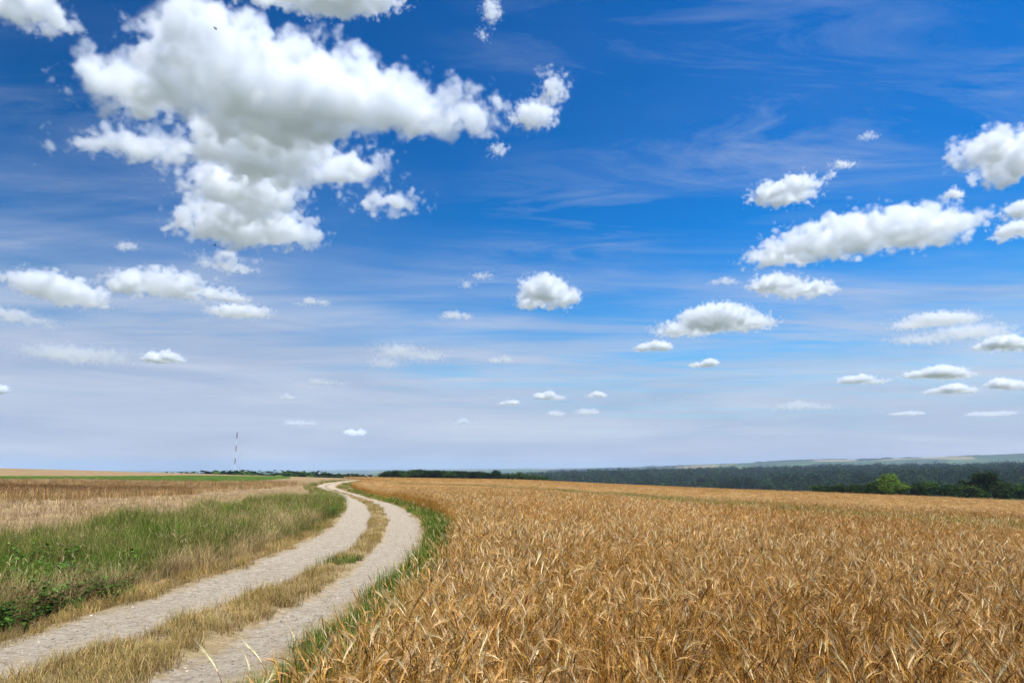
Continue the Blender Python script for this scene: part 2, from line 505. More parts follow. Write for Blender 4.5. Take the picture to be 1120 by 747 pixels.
# ------------------------------------------------------------------ scatter by geometry nodes (uncountable growth only)
def scatter(name, xyz, scale, idx, protos, rot=None, base=None, mat=None):
    """one object: optional base sheet (verts, faces, colours) plus plant clumps set on loose vertices"""
    n = len(xyz)
    bv, bf, bc = base if base is not None else (np.zeros((0, 3)), [], np.zeros((0, 3)))
    me = bpy.data.meshes.new(name)
    me.from_pydata(np.concatenate([bv, xyz]).tolist(), [], bf if isinstance(bf, list) else bf.tolist())
    if rot is None:
        rot = np.stack([rng.normal(0, .05, n), rng.normal(0, .05, n), rng.uniform(0, 6.283, n)], 1)
    nb = len(bv)
    z = lambda a, fill: np.concatenate([np.full((nb,) + a.shape[1:], fill, a.dtype), a])
    a = me.attributes.new('rot', 'FLOAT_VECTOR', 'POINT'); a.data.foreach_set('vector', z(rot.astype(np.float32), 0).ravel())
    a = me.attributes.new('scl', 'FLOAT_VECTOR', 'POINT'); sc = scale if scale.ndim == 2 else np.repeat(scale[:, None], 3, 1)
    a.data.foreach_set('vector', z(sc.astype(np.float32), 1).ravel())
    a = me.attributes.new('idx', 'INT', 'POINT'); a.data.foreach_set('value', z(idx.astype(np.int32), 0))
    a = me.attributes.new('pick', 'BOOLEAN', 'POINT'); a.data.foreach_set('value', z(np.ones(n, bool), False))
    a = me.attributes.new('col', 'FLOAT_COLOR', 'POINT')
    c = np.concatenate([bc, np.ones((n, 3))]); c = np.concatenate([c, np.ones((len(c), 1))], 1)
    a.data.foreach_set('color', c.astype(np.float32).ravel())
    if nb: me.polygons.foreach_set('use_smooth', np.ones(len(me.polygons), bool))
    if mat: me.materials.append(mat)
    o = link(bpy.data.objects.new(name, me))
    g = bpy.data.node_groups.new(name, 'GeometryNodeTree')
    g.interface.new_socket('Geometry', in_out='INPUT', socket_type='NodeSocketGeometry')
    g.interface.new_socket('Geometry', in_out='OUTPUT', socket_type='NodeSocketGeometry')
    gi = g.nodes.new('NodeGroupInput'); go = g.nodes.new('NodeGroupOutput')
    jn = g.nodes.new('GeometryNodeJoinGeometry')
    for p in reversed(protos):          # a join lists its last link first
        oi = g.nodes.new('GeometryNodeObjectInfo'); oi.inputs['Object'].default_value = p; oi.inputs['As Instance'].default_value = True
        g.links.new(oi.outputs['Geometry'], jn.inputs[0])
    ip = g.nodes.new('GeometryNodeInstanceOnPoints')

    def attr(nm, t):
        a = g.nodes.new('GeometryNodeInputNamedAttribute'); a.data_type = t; a.inputs['Name'].default_value = nm
        return a.outputs['Attribute']
    g.links.new(gi.outputs[0], ip.inputs['Points']); g.links.new(jn.outputs[0], ip.inputs['Instance'])
    ip.inputs['Pick Instance'].default_value = True
    g.links.new(attr('pick', 'BOOLEAN'), ip.inputs['Selection'])
    g.links.new(attr('idx', 'INT'), ip.inputs['Instance Index'])
    er = g.nodes.new('FunctionNodeEulerToRotation'); g.links.new(attr('rot', 'FLOAT_VECTOR'), er.inputs[0])
    g.links.new(er.outputs[0], ip.inputs['Rotation'])
    g.links.new(attr('scl', 'FLOAT_VECTOR'), ip.inputs['Scale'])
    if nb:
        j2 = g.nodes.new('GeometryNodeJoinGeometry')
        g.links.new(ip.outputs[0], j2.inputs[0]); g.links.new(gi.outputs[0], j2.inputs[0])
        g.links.new(j2.outputs[0], go.inputs[0])
    else:
        g.links.new(ip.outputs[0], go.inputs[0])
    md = o.modifiers.new('growth', 'NODES'); md.node_group = g
    return o


# ------------------------------------------------------------------ wheat
def rc(base, s=0.12):
    b = np.array(base, float) * (1 + rng.normal(0, s)) * (1 + rng.normal(0, s * 0.35, 3))
    return np.clip(b, 0.005, 0.9)


EARC = [(0.48, 0.285, 0.092), (0.53, 0.345, 0.135), (0.39, 0.21, 0.050), (0.66, 0.51, 0.29)]
STEMC = [(0.42, 0.215, 0.04), (0.47, 0.265, 0.07), (0.33, 0.16, 0.027)]


def wheat_stalk(mb, x, y, detail=2, hmul=1.0):
    az = rng.uniform(0, 6.283); h = rng.normal(0.73, 0.085) * hmul
    lean = abs(rng.normal(0.06, 0.06))
    bend = rng.choice([rng.uniform(.1, .6), rng.uniform(.7, 1.5), rng.uniform(1.6, 2.5)], p=[.64, .23, .13])
    st = rc(STEMC[rng.integers(len(STEMC))], .15)
    nseg = 4 if detail == 2 else 2
    p = arc((x, y, 0), az, lean, lean + 0.22, h, nseg)
    w = 0.0017 if detail == 2 else 0.0026
    tube(mb, p, np.linspace(w * 1.2, w * .8, len(p)), st, 3)
    # neck and ear
    ec = rc(EARC[rng.choice(4, p=[.4, .28, .2, .12])], .13)
    if rng.random() < 0.035: ec = rc((0.16, 0.11, 0.055), .2)
    ln = rng.normal(0.078, 0.012)
    neck = arc(p[-1], az, lean + .22, lean + .22 + bend * .45, 0.05, 2)
    tube(mb, neck, w * .9, st, 3)
    e = arc(neck[-1], az, lean + .22 + bend * .5, lean + .25 + bend, ln, 6 if detail == 2 else 3)
    if detail == 2:
        rad = np.array([.0022, .0036, .0041, .0039, .0034, .0026, .0013]) * rng.uniform(.9, 1.15)
        rad = rad * (1 + .14 * np.array([1, -1, 1, -1, 1, -1, 1]))
        cs = np.array([ec * (1 + .10 * (-1) ** i) for i in range(7)])
        tube(mb, e, rad, cs, 5, twist=rng.uniform(0, 1))
    else:
        tube(mb, e, np.array([.003, .0058, .0054, .0022]), ec, 4)
    # awns
    na = 20 if detail == 2 else 5
    aw = np.clip(ec * 1.18 + .03, 0, .85)
    for i in range(na):
        t = rng.uniform(.1, 1) * (len(e) - 1.001); k = int(t)
        b = e[k] + (e[k + 1] - e[k]) * (t - k)
        d = (e[k + 1] - e[k]); d = d / np.linalg.norm(d)
        u, v = frame(d); a = rng.uniform(0, 6.283); s = rng.uniform(.08, .28)
        d2 = d + s * (u * math.cos(a) + v * math.sin(a)); d2 /= np.linalg.norm(d2)
        L = rng.uniform(.05, .095)
        sd = np.cross(d2, rng.normal(0, 1, 3)); sd /= np.linalg.norm(sd)
        wd = .0008 if detail == 2 else .0022
        tip = b + d2 * L
        mb.add([b - sd * wd, b + sd * wd, tip], [(0, 1, 2)], aw)
    # withered leaves
    for _ in range(int(rng.random() < .22)):
        z0 = rng.uniform(.25, .8); k = z0 * (len(p) - 1.001); i = int(k)
        b = p[i] + (p[i + 1] - p[i]) * (k - i)
        lz = rng.uniform(0, 6.283)
        q = arc(b, lz, rng.uniform(.2, .6), rng.uniform(1.6, 2.8), rng.uniform(.1, .2), 3)
        lc = rc((0.52, 0.33, 0.12), .18)
        ribbon(mb, q, [.004, .006, .004, .001] if detail == 2 else [.008, .010, .007, .002], lc)


def wheat_clump(nst, rad, detail):
    mb = MB()
    for i in range(nst):
        a = rng.uniform(0, 6.283); r = rad * math.sqrt(rng.random())
        wheat_stalk(mb, r * math.cos(a), r * math.sin(a), detail)
    return mb.obj('wheat_clump', M_WHEAT, linked=False)


WH_NEAR = [wheat_clump(7, .10, 2) for _ in range(14)]
WH_MID = [wheat_clump(12, .30, 1) for _ in range(8)]

REND_PX = [-400, 330, 540, 760, 1120, 1600]; REND_R = [335, 330, 330, 285, 232, 205]
STRIP_PX = [(430, 526.5), (520, 529), (620, 535), (690, 541), (740, 545), (820, 550.5), (900, 556), (1010, 563.5), (1120, 571), (1240, 579)]
STRIP = resample([ground_at(px, py, 0.95, far=300) for px, py in STRIP_PX], 200)
STRIP_B = resample([ground_at(px, py, 0.9, far=300) for px, py in [(700, 528.5), (802, 534.5), (921, 546), (1010, 551.5), (1120, 558), (1240, 564)]], 200)


def wheat_inside(x, y):
    """distance inside the crop from its edge by the verge; negative = outside"""
    u, _ = lateral(x, y, EDGE)
    r = np.hypot(x, y); px = 560 + FPX * x / np.maximum(y, .1)
    rend = np.interp(px, REND_PX, REND_R)
    beyond = y > EDGE[-1, 1]
    u = np.where(beyond, (x - (EDGE[-1, 0] - 0.35 * (y - EDGE[-1, 1]))) , u)
    return np.minimum(u, rend - r)


def strip_dist(x, y):
    u, k = lateral(x, y, STRIP)
    return np.abs(u), k


def canopy_h(x, y, ins, sd):
    h = 0.60 * smooth(0.1, 1.0, ins) * (0.93 + 0.07 * wav(x, y, .9)) + .035 * wav(x, y, .33, 1.7) * smooth(.3, 1.2, ins)
    return h


def build_wheat():
    # understorey sheet from 15 m outwards
    azs = np.radians(np.arange(-20, 56.01, .22)); rs = np.exp(np.arange(math.log(13.0), math.log(345), .0085))
    R, A = np.meshgrid(rs, azs, indexing='ij')
    X = (R * np.sin(A)).ravel(); Y = (R * np.cos(A)).ravel()
    ins = wheat_inside(X, Y); sd, sk = strip_dist(X, Y)
    hh = canopy_h(X, Y, ins, sd)
    rr = np.hypot(X, Y)
    hh = hh * smooth(13, 22, rr) 
    Z = terrain(X, Y) + hh + .01
    nr, na = R.shape
    i = np.arange(nr - 1)[:, None] * na; j = np.arange(na - 1)[None]
    q = np.stack([i + j, i + j + 1, i + na + j + 1, i + na + j], -1).reshape(-1, 4)[:, ::-1]
    q = q[(ins[q] > 0).all(1)]
    t = rng.random(len(X))[:, None]
    c = np.array([.42, .265, .11])[None] * (.75 + .5 * t)
    green = ((1 - smooth(1.6, 2.4, sd)) * smooth(20, 70, sk))[:, None]
    c = c * (1 - green) + np.array([.13, .135, .035])[None] * green
    base = (np.stack([X, Y, Z], 1), q, c)
    P = []; S = []; I = []
    for (r0, r1, dens, kind) in [(.7, 8, 58, 0), (8, 15, 46, 0), (15, 28, 26, 0), (28, 50, 12, 1), (50, 110, 4.2, 1), (110, 330, .55, 1)]:
        a0, a1 = (-150, 110) if r1 <= 8 else ((-26, 80) if r1 < 30 else (-24, 58))
        n = int(dens * area(r0, r1, a0, a1))
        x, y = rand_polar(n, r0, r1, a0, a1)
        ins = wheat_inside(x, y)
        k = ins > rng.uniform(-.15, .3, n)
        sd, _ = strip_dist(x, y); k &= (sd > 1.9) | (rng.random(n) < .12)
        x, y = x[k], y[k]
        P.append(np.stack([x, y, terrain(x, y)], 1))
        s = rng.normal(1.0, .06, len(x)) * (1 + .05 * wav(x, y, 2.3)) * np.where(ins[k] < .4, rng.uniform(.8, 1, len(x)), 1)
        if kind: s = np.stack([s * (1.0 if r1 < 60 else 1.6), s * (1.0 if r1 < 60 else 1.6), s], 1)
        else: s = np.stack([s, s, s], 1)
        S.append(s)
        I.append(rng.integers(0, 14, len(x)) if kind == 0 else rng.integers(14, 22, len(x)))
    # dense row of whole stalks down the crop's edge beside the verge
    E = resample(EDGE[1:], 6000); nE = np.gradient(E, axis=0); nE /= np.linalg.norm(nE, axis=1)[:, None]
    off = rng.uniform(0, 1.3, len(E)); x = E[:, 0] + nE[:, 1] * off; y = E[:, 1] - nE[:, 0] * off
    k = np.hypot(x, y) < 130; x, y = x[k], y[k]
    P.append(np.stack([x, y, terrain(x, y)], 1)); S.append(np.repeat(rng.normal(.95, .07, len(x))[:, None], 3, 1)); I.append(rng.integers(0, 22, len(x)))
    P = np.concatenate(P); S = np.concatenate(S); I = np.concatenate(I)
    print('wheat clumps', len(P))
    o = scatter('wheat', P, S, I, WH_NEAR + WH_MID, base=base, mat=M_WHEAT)
    tag(o, 'ripe golden wheat with drooping bearded ears filling the field right of the track', 'wheat', kind='stuff')


build_wheat()


# ------------------------------------------------------------------ grasses
def tuft(name, mat, nb, rad, hmin, hmax, width, cols, droop=(.5, 1.5), heads=0.0, headcol=(.5, .38, .2)):
    mb = MB()
    for i in range(nb):
        a = rng.uniform(0, 6.283); r = rad * math.sqrt(rng.random())
        az = rng.uniform(0, 6.283); h = rng.uniform(hmin, hmax)
        p = arc((r * math.cos(a), r * math.sin(a), -.02), az, rng.uniform(0, .3), rng.uniform(*droop), h, 4)
        c = rc(cols[rng.integers(len(cols))], .18)
        w = width * rng.uniform(.7, 1.3)
        tip = np.clip(c * 1.15 + np.array([.03, .02, 0]), 0, .9)
        cc = np.array([c * .9, c, c, c * .6 + tip * .4, tip])
        ribbon(mb, p, [w, w, w * .8, w * .5, w * .08], cc)
        if rng.random() < heads:
            hz = arc(p[-1], az, .3, rng.uniform(.6, 1.6), rng.uniform(.06, .12), 3)
            tube(mb, hz, [.002, .0055, .004, .001], rc(headcol, .15), 4)
    return mb.obj(name, mat, linked=False)


GREEN = [(.085, .155, .018), (.12, .19, .024), (.06, .115, .016), (.16, .20, .04)]
MIXED = [(.12, .17, .03), (.17, .18, .045), (.24, .21, .075), (.34, .27, .11), (.10, .14, .026)]
TANG = [(.46, .32, .13), (.38, .25, .09), (.54, .40, .19), (.30, .20, .075), (.24, .22, .06)]
TAN = [(.50, .37, .18), (.42, .29, .12), (.58, .45, .25), (.34, .24, .10)]
BROWN = [(.52, .33, .15), (.44, .26, .11), (.58, .42, .22), (.36, .21, .09), (.36, .30, .10)]

G_TALL = [tuft('green_grass_tuft', M_GRASS, 56, .15, .30, .75, .0050, GREEN, heads=.01) for _ in range(5)] + \
         [tuft('mixed_grass_tuft', M_GRASS, 56, .16, .30, .8, .0048, MIXED, heads=.025) for _ in range(5)]
G_DRY = [tuft('dry_grass_tuft', M_DRY, 52, .14, .2, .7, .0042, TAN, (.6, 2.0), heads=.06) for _ in range(6)]
G_SHORT = [tuft('short_dry_tuft', M_DRY, 64, .13, .06, .24, .0042, TANG, (.6, 2.0), heads=.0) for _ in range(6)]
G_SHORTG = [tuft('short_green_tuft', M_GRASS, 36, .12, .12, .38, .007, GREEN + MIXED[:2], (.4, 1.5), heads=.04) for _ in range(6)]
G_BROWN = [tuft('brown_stem_tuft', M_DRY, 26, .22, .5, .95, .012, BROWN, (.1, .8), heads=.7, headcol=(.2, .11, .05)) for _ in range(6)]
G_STRAW = [tuft('straw_tuft', M_DRY, 18, .2, .08, .3, .008, [(.50, .37, .20), (.40, .28, .14), (.57, .45, .27)], (.3, 2.2)) for _ in range(5)]


def weed(scale=1.0, cols=((.045, .10, .014), (.065, .135, .018), (.10, .175, .028))):
    """low leafy plant with oval leaves on branching stems"""
    mb = MB()
    for s in range(rng.integers(6, 10)):
        az = rng.uniform(0, 6.283); L = rng.uniform(.18, .42) * scale
        p = arc((rng.normal(0, .05), rng.normal(0, .05), 0), az, rng.uniform(.1, .5), rng.uniform(.6, 1.3), L, 5)
        tube(mb, p, np.linspace(.004, .0015, 6), (.10, .13, .04), 3)
        for k in range(1, 6):
            for sd in range(3):
                la = rng.uniform(0, 6.283); c = rc(cols[rng.integers(len(cols))], .2)
                ll = rng.uniform(.04, .085) * scale
                q = arc(p[k], la, rng.uniform(.7, 1.2), rng.uniform(1.3, 2.0), ll, 3)
                ribbon(mb, q, [.004, ll * .5, ll * .42, .003], c)
    return mb.obj('leafy_weed', M_WEED, linked=False)


WEEDS = [weed(rng.uniform(.8, 1.2)) for _ in range(6)]

GREEN_TOP = [(-200, 618), (0, 606), (80, 597), (150, 584), (230, 571), (300, 561), (335, 553), (352, 545), (352, 538), (343, 532), (352, 530)]


def left_zone(x, y):
    px, py = project(x, y, terrain(x, y))
    return px, py


def nzf(x, y, s, ph=0):
    """cheap two-octave field in 0..1 for growth patches"""
    return np.clip(.5 + .5 * (wav(x, y, s, ph) * .65 + wav(x + 3, y - 7, s * .37, ph + 2) * .5), 0, 1)


def build_grass():
    P, S, I = [], [], []
    protos = G_TALL + G_DRY + G_SHORT + G_SHORTG
    nT, nD, nS, nG = len(G_TALL), len(G_DRY), len(G_SHORT), len(G_SHORTG)
    oD, oS, oG = nT, nT + nD, nT + nD + nS
    for (r0, r1, dens) in [(.5, 12, 70), (12, 25, 42), (25, 50, 16), (50, 110, 5), (110, 200, 1.2)]:
        a0, a1 = (-150, 30) if r1 < 13 else (-62, 8)
        n = int(dens * area(r0, r1, a0, a1)); x, y = rand_polar(n, r0, r1, a0, a1)
        u, _ = lateral(x, y); eu, _ = lateral(x, y, EDGE)
        px, py = project(x, y, terrain(x, y))
        top = np.interp(px, [p[0] for p in GREEN_TOP[:8]], [p[1] for p in GREEN_TOP[:8]])
        r = rng.random(n); fat = 1.0 if r1 < 30 else (1.25 if r1 < 60 else 1.8)
        # --- tall verge on the left
        near_l = (u < -HALF - .05) & (y < 60) & ((py > top - 8 + 22 * (nzf(x, y, 1.1) - .5)))
        near_l |= (u < -HALF - .05) & (u > -HALF - 2.6) & (y >= 20)
        near_l |= (u < -HALF - .05) & (u > -HALF - 6) & (y < 7)
        d = -u - HALF
        g = nzf(x, y, 2.2, 1.0)
        edge_dry = smooth(1.5, .35, d + .9 * (g - .5))
        edge_dry = edge_dry * (1 - .75 * smooth(17, 26, y))
        keep = near_l & (r < np.where(d < .25, .6, 1))
        is_dry = rng.random(n) < np.clip(edge_dry + (g > .57) * .72 + .05, 0, 1)
        k = keep
        P.append(np.stack([x, y, terrain(x, y) + .03], 1)[k])
        hs = np.where(d < .6, .95, 1.0) * rng.uniform(.55, 1.2, n) * (.55 + .75 * nzf(x, y, 1.1, 4))
        S.append(np.stack([hs * fat, hs * fat, hs], 1)[k])
        ii = np.where(is_dry, np.where(d < .7, oS + rng.integers(0, nS, n), oD + rng.integers(0, nD, n)), np.where(nzf(x, y, 1.6, 11) + rng.normal(0, .12, n) > .53, rng.integers(0, 5, n), rng.integers(5, nT, n)))
        I.append(ii[k])
        # --- strip between the ruts
        sc_c, sc_w = strip_cw(r1_ := np.hypot(x, y))
        w = sc_w * (.88 + .35 * (nzf(x, y, .8, 3) - .5) * 2)
        k = (np.abs(u - sc_c) < w) & (r < np.where(nzf(x, y, 1.4, 6) > .3, 1.0, .35))
        P.append(np.stack([x, y, terrain(x, y) + .08], 1)[k])
        grn = nzf(x, y, 1.9, 9) > .80
        hs = rng.uniform(.6, 1.25, n) * np.where(grn, .6, 1)
        S.append(np.stack([hs * fat, hs * fat, hs], 1)[k])
        grn = nzf(x, y, 1.9, 9) > .80
        I.append(np.where(grn, oG + rng.integers(0, nG, n), oS + rng.integers(0, nS, n))[k])
        # --- verge on the right, between track and crop
        k = (u > HALF + .05 * smooth(14, 7, np.hypot(x, y)) - .1 * smooth(8, 16, np.hypot(x, y))) & (eu < .25) & (y < 200) & (u < 12)
        g2 = nzf(x, y, 1.7, 5)
        far_edge = np.clip((u - HALF) / np.maximum(u - HALF - eu, .2), 0, 1)
        dryp = np.clip(smooth(.42, .05, far_edge) * .9 + (g2 > .74) * .6 + smooth(.85, 1.0, far_edge) * .45, 0, 1)
        dryp = np.where(y > 24, np.maximum(dryp, .45), dryp)
        dr = rng.random(n) < dryp
        k &= r < np.where(far_edge < .15, .45, 1)
        k &= (u > HALF + .18) | (np.hypot(x, y) > 12) | (r < .25)
        P.append(np.stack([x, y, terrain(x, y)], 1)[k])
        hs = rng.uniform(.65, 1.35, n) * np.where(far_edge < .15, .6, 1.15) * (1 - .45 * smooth(.7, .2, far_edge) * smooth(13, 8, np.hypot(x, y))) * (.8 + .5 * nzf(x, y, .9, 2))
        S.append(np.stack([hs * fat, hs * fat, hs], 1)[k])
        I.append(np.where(dr, oS + rng.integers(0, nS, n), oG + rng.integers(0, nG, n))[k])
    # grassy balk running across the wheat
    for line, m, wd, zs, dry in ((STRIP, 14000, 1.3, 1.30, .04), (STRIP_B, 700, 1.5, 1.15, .7)):
        B = resample(line, m); x = B[:, 0] + rng.normal(0, 1.3, m); y = B[:, 1] + rng.uniform(-wd, wd, m)
        P.append(np.stack([x, y, terrain(x, y)], 1)); hs = rng.uniform(.95, 1.3, m)
        S.append(np.stack([hs * 1.6, hs * 1.6, hs * zs], 1))
        tl = np.linspace(0, 1, m)
        I.append(np.where(rng.random(m) < dry + .8 * (tl < .25) * (line is STRIP), oD + rng.integers(0, nD, m), rng.integers(0, nT, m)))
    P = np.concatenate(P); S = np.concatenate(S); I = np.concatenate(I)
    print('grass tufts', len(P))
    o = scatter('verge_grass', P, S, I, protos)
    tag(o, 'green and dry grass on the verges, between the wheel ruts and on the balk across the wheat', 'grass', kind='stuff')


build_grass()


def build_weeds():
    cl = [(20, 668, 1.1), (62, 655, 1.2), (88, 640, 1.0), (45, 632, 1.2), (18, 628, 1.2), (108, 632, .9), (100, 662, .8), (238, 606, .5), (150, 604, .8), (205, 598, .6), (335, 576, .7), (352, 566, .6), (30, 690, .7)]
    P, S, I = [], [], []
    for (px, py, rad) in cl:
        gx, gy = ground_at(px, py)
        n = int(20 * rad * rad) + 5
        a = rng.uniform(0, 6.283, n); r = rad * .8 * np.sqrt(rng.random(n))
        x = gx + r * np.cos(a); y = gy + r * np.sin(a)
        u, _ = lateral(x, y); k = u < -HALF - .35; x, y = x[k], y[k]
        P.append(np.stack([x, y, terrain(x, y)], 1)); S.append(rng.uniform(.7, 1.25, len(x))); I.append(rng.integers(0, 6, len(x)))
    # small ones in the middle strip and right verge
    n = 60; k = rng.integers(90, 260, n); x = CEN[k, 0] + rng.normal(0, .18, n); y = CEN[k, 1] + rng.normal(0, .1, n)
    P.append(np.stack([x, y, terrain(x, y) + .07], 1)); S.append(rng.uniform(.25, .5, n)); I.append(rng.integers(0, 6, n))
    o = scatter('weeds', np.concatenate(P), np.concatenate(S), np.concatenate(I), WEEDS)
    tag(o, 'dark green leafy weeds low in the left verge', 'weeds', kind='stuff')


build_weeds()

def build_gravel():
    protos = []
    for i in range(5):
        mb = MB(); bm_v = []
        n1, n2 = 5, 7; ax = rng.uniform(.6, 1.0, 3) * np.array([1, .85, .55])
        for a in range(n1 + 1):
            t = math.pi * a / n1
            for b in range(n2):
                p = 2 * math.pi * b / n2
                bm_v.append(np.array([math.sin(t) * math.cos(p), math.sin(t) * math.sin(p), math.cos(t)]) * ax * rng.uniform(.8, 1.12))
        f = [(a * n2 + b, a * n2 + (b + 1) % n2, (a + 1) * n2 + (b + 1) % n2, (a + 1) * n2 + b) for a in range(n1) for b in range(n2)]
        mb.add(bm_v, f, rc([(.44, .38, .30), (.36, .30, .22), (.48, .43, .35), (.20, .16, .12), (.28, .23, .16)][i], .05))
        protos.append(mb.obj('stone', M_STONE, linked=False))
    P, S = [], []
    C = resample(CEN, 4000); L = np.hypot(C[:, 0], C[:, 1]); tg = np.gradient(C, axis=0); tg /= np.linalg.norm(tg, axis=1)[:, None]
    near = np.where((L < 30) & (C[:, 1] > -3))[0]
    n = 7000; k = rng.choice(near, n, p=(1 / L[near]) / (1 / L[near]).sum()); lt = rng.uniform(-1.7, 1.7, n)
    cc, ww = strip_cw(L[k]); q = (np.abs(lt - cc) > ww * .8) | (rng.random(n) < .2); k, lt = k[q], lt[q]; n = len(k)
    x = C[k, 0] + tg[k, 1] * lt + rng.normal(0, .03, n); y = C[k, 1] - tg[k, 0] * lt + rng.normal(0, .03, n)
    s = np.clip(rng.lognormal(math.log(.009), .45, n), .004, .035)
    z = terrain(x, y) + .03 + .012 * wav(x, y, 0.35) + 0.01 * wav(x, y, 1.1, 2) + .02 * smooth(1.15, 1.4, np.abs(lt)) - .11 * smooth(1.6, 1.9, np.abs(lt))
    o = scatter('gravel', np.stack([x, y, z], 1), s, rng.integers(0, 5, n), protos)
    tag(o, 'loose pale stones lying in the wheel ruts of the track', 'gravel', kind='stuff')


build_gravel()

BROWN_PX = [(-200, 553), (0, 549), (120, 545), (200, 541), (300, 533.5), (335, 530), (300, 528), (200, 528.5), (100, 527), (0, 526.5), (-200, 526.5)]


def build_left_field():
    P, S, I = [], [], []
    for (r0, r1, dens) in [(12, 30, 6), (30, 60, 2.6), (60, 140, .8)]:
        n = int(dens * area(r0, r1, -56, -8)); x, y = rand_polar(n, r0, r1, -56, -8)
        u, _ = lateral(x, y); px, py = project(x, y, terrain(x, y))
        k = (u < -HALF - 1.2) & (nzf(x, y, 2.6, 3) > np.where(px < 230, .42, .2)) & ~inpoly(px, py, BROWN_PX) & (py > 527)
        P.append(np.stack([x, y, terrain(x, y)], 1)[k]); f = 1 if r1 < 40 else 1.5
        h = rng.uniform(.7, 1.4, n); S.append(np.stack([h * f, h * f, h], 1)[k]); I.append(rng.integers(0, len(G_STRAW), n)[k])
    o = scatter('stubble', np.concatenate(P), np.concatenate(S), np.concatenate(I), G_STRAW)
    tag(o, 'pale straw stubble over brown soil in the left field', 'stubble', kind='stuff')
    P, S, I = [], [], []
    for (r0, r1, dens) in [(20, 50, 9), (50, 100, 4), (100, 260, 1.0)]:
        n = int(dens * area(r0, r1, -56, -8)); x, y = rand_polar(n, r0, r1, -56, -8)
        px, py = project(x, y, terrain(x, y))
        k = inpoly(px, py + 3.5 * (nzf(x, y, 2.2, 8) - .5) * np.interp(py, [530, 550], [.4, 1.5]), BROWN_PX) & (nzf(x, y, 3.1, 5) > .22)
        P.append(np.stack([x, y, terrain(x, y)], 1)[k]); f = 1 if r1 < 60 else 1.7
        h = rng.uniform(.7, 1.1, n) * (.8 + .3 * nzf(x, y, 3.0)); S.append(np.stack([h * f, h * f, h], 1)[k]); I.append(rng.integers(0, len(G_BROWN), n)[k])
    for (r0, r1, dens) in [(14, 34, 2.2), (34, 70, .7)]:          # stray weeds in the stubble
        n = int(dens * area(r0, r1, -56, -8)); x, y = rand_polar(n, r0, r1, -56, -8)
        u, _ = lateral(x, y); px, py = project(x, y, terrain(x, y))
        k = (u < -HALF - 2.5) & (nzf(x, y, 1.9, 13) > .62) & (py > 540) & (px < 330)
        P.append(np.stack([x, y, terrain(x, y)], 1)[k]); h = rng.uniform(.3, .75, n); S.append(np.stack([h, h, h], 1)[k]); I.append(rng.integers(0, len(G_BROWN), n)[k])
    o = scatter('dry_weeds', np.concatenate(P), np.concatenate(S), np.concatenate(I), G_BROWN)
    tag(o, 'tall reddish brown withered weeds in a band and in patches across the left field', 'weeds', kind='stuff')


build_left_field()


def drape(name, top, bot, h, mat, n=160, m=10):
    """a crop standing h high between two edges"""
    T = resample([ground_at(*p, far=420) for p in top], n); B = resample([ground_at(*p, far=420) for p in bot], n)
    t = np.linspace(0, 1, m)[None, :, None]
    G = B[:, None] * (1 - t) + T[:, None] * t
    X, Y = G[..., 0], G[..., 1]
    hh = np.full(X.shape, h); hh[:, 0] = -.05; hh[:, -1] = -.05; hh[0] = -.05; hh[-1] = -.05
    Z = terrain(X, Y) + hh + .05 * wav(X, Y, .8) * (hh > 0)
    i = np.arange(n - 1)[:, None] * m; j = np.arange(m - 1)[None]
    q = np.stack([i + j, i + j + 1, i + m + j + 1, i + m + j], -1).reshape(-1, 4)
    me = bpy.data.meshes.new(name); me.from_pydata(np.stack([X.ravel(), Y.ravel(), Z.ravel()], 1).tolist(), [], q.tolist())
    me.polygons.foreach_set('use_smooth', np.ones(len(me.polygons), bool)); me.materials.append(mat); me.update()
    return link(bpy.data.objects.new(name, me))


def crop_mat(name, a, b, scale):
    m, nt, out = new_mat(name)
    geo = N(nt, 'ShaderNodeNewGeometry')
    k = noise(nt, geo.outputs['Position'], scale, 6, .65)
    c = mixc(nt, mapr(nt, k, .35, .65), (*a, 1), (*b, 1))
    d = N(nt, 'ShaderNodeBsdfDiffuse'); nt.links.new(c, d.inputs[0]); 
    bp = N(nt, 'ShaderNodeBump'); bp.inputs['Distance'].default_value = .1; nt.links.new(k, bp.inputs['Height']); nt.links.new(bp.outputs[0], d.inputs['Normal'])
    nt.links.new(d.outputs[0], out.inputs[0])
    return m


o = drape('green_crop', [(-250, 522), (0, 522), (150, 521.2), (250, 520.8), (318, 521.8)], [(-250, 523.6), (0, 523.8), (100, 524.0), (180, 526), (280, 526.6), (318, 523.0)], .3, crop_mat('green_crop', (.045, .09, .016), (.10, .15, .03), .35))
tag(o, 'low bright green crop strip across the far left field', 'crop', kind='stuff')

